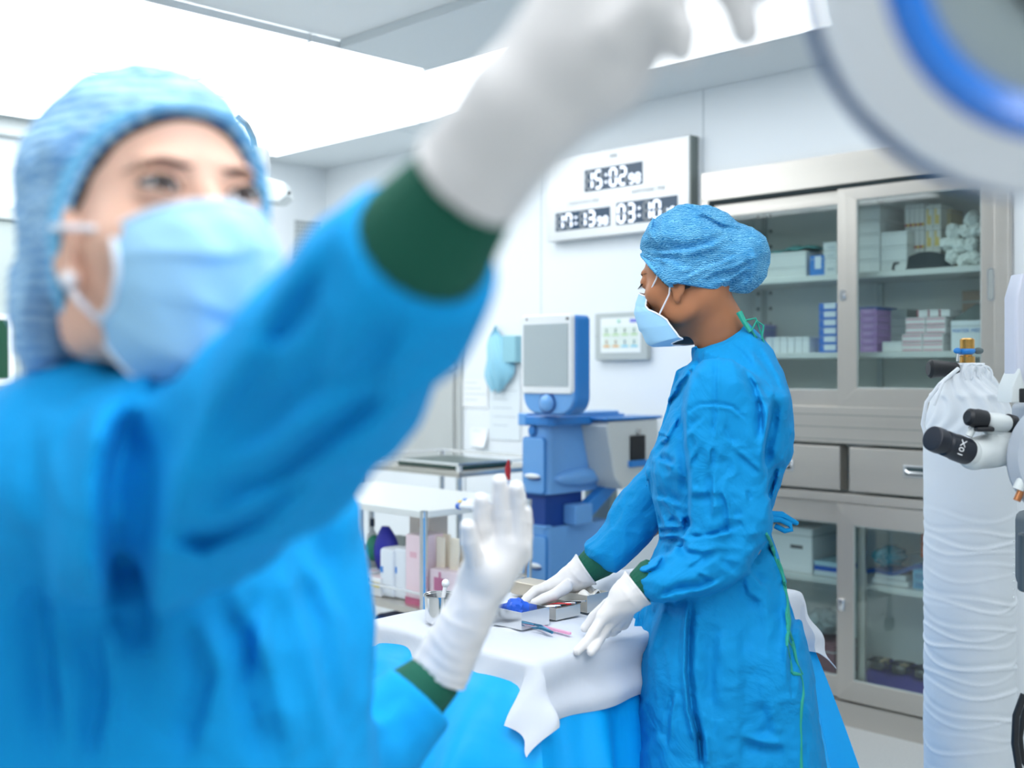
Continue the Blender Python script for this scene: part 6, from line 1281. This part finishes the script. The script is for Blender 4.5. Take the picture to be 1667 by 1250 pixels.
# scrub trousers and clogs under the gowns
def legwear(person, base, legs, feet, lo, hi):
    def tr(Q):
        d = None
        for c in legs: q = chain(Q, c, [.095, .078, .066], .03); d = q if d is None else smin(d, q, .02)
        return np.maximum(np.maximum(d+.004*vnoise(Q, 14), .085-Q[:, 2]), Q[:, 2]-.80)*.9
    smk('scrub_trousers', tr, lo, hi, .005, mat('scrub_green', '0e5d4a', .85), person, base)
    for c, r in feet:
        def sh(Q): d = smin(ell(Q, c, r), ell(Q, (c[0], c[1], .055), (r[0]*.72, r[1]*.72, .045)), .02); return np.maximum(d, .004-Q[:, 2])*.9
        smk('clog', sh, np.array(c)-np.array(r)-.03, np.array(c)+np.array(r)+.05, .004, mat('clog_white', 'd9dee0', .45), person, base)
n0 = nb[0]+.005
legwear(nurse, nb, [[(n0, NY+s*.08, .82), (n0-.01, NY+s*.08, .48), (n0+.01, NY+s*.08, .07)] for s in (-1, 1)], [((n0-.035, NY+s*.08, .042), (.135, .052, .044)) for s in (-1, 1)], (n0-.16, NY-.22, .0), (n0+.16, NY+.22, .84))
legwear(surg, sb, [[(sb[0]-.07*s, SY-.06*s, .82), (sb[0]-.07*s, SY-.06*s, .48), (sb[0]-.07*s, SY-.06*s, .07)] for s in (-1, 1)], [((sb[0]-.07*s+.025, SY-.06*s-.025, .042), (.078, .125, .044)) for s in (-1, 1)], (sb[0]-.24, SY-.24, .0), (sb[0]+.24, SY+.24, .84))
# ------------------------------------------------------------------ lamp head close to the camera
ly_ = .46; lc = P(1765, -105, ly_); nrm = Vector((-.12, -.95, -.28)).normalized()
lp = Thing('surgical_lamp', 'blurred surgical lamp head close to the camera at the top right corner', 'lamp', lc, 'X')
k = ly_/FPX
M_lamp = mat('lamp_shell', 'e4e9ee', .3, coat=.3); M_lblue = mat('lamp_blue', '2581e6', .25, coat=.3); M_lgrey = mat('lamp_inner', 'a9b6b6', .35)
b = NB(); lathe(b, [(425*k, .010), (428*k, 0), (420*k, -.006), (330*k, -.012), (326*k, -.004), (420*k, .02), (380*k, .05), (250*k, .075), (.001, .08)], lc, -nrm, 72, cap=False); lp.part('outer_ring', b, M_lamp)
b = NB(); lathe(b, [(329*k, -.010), (300*k, -.016), (262*k, -.010), (262*k, .004), (329*k, .004)], lc, -nrm, 72, cap=False); lp.part('blue_ring', b, M_lblue)
b = NB(); lathe(b, [(440*k, .022), (445*k, .026), (440*k, .032), (420*k, .03)], lc, -nrm, 72, cap=False); lp.part('rim_band', b, mat('rim_blue', '5c83b5', .3))
b = NB(); lathe(b, [(262*k, -.006), (140*k, -.008), (135*k, .0), (262*k, .006)], lc, -nrm, 72, cap=False); lp.part('reflector', b, M_lgrey)
b = NB(); lathe(b, [(138*k, -.012), (60*k, -.016), (.001, -.016)], lc, -nrm, 48, cap=False); lp.part('centre_cap', b, M_black)
hA = P(1330, -150, .47); hB = P(1090, -65, .505)
b = NB(); tube(b, [lc+Vector((-.09, 0, .01)), hA, P(1230, -90, .495), hB], [.010, .010, .011, .011], 16); lp.part('grab_handle', b, M_lamp)
b = NB(); tube(b, [lc-nrm*.07, lc-nrm*.12+Vector((0, 0, .05)), Vector((lc.x+.05, lc.y+.18, 2.0)), Vector((lc.x+.05, lc.y+.18, CZ+.03))], .016, 16); lp.part('suspension_arm', b, M_lamp)
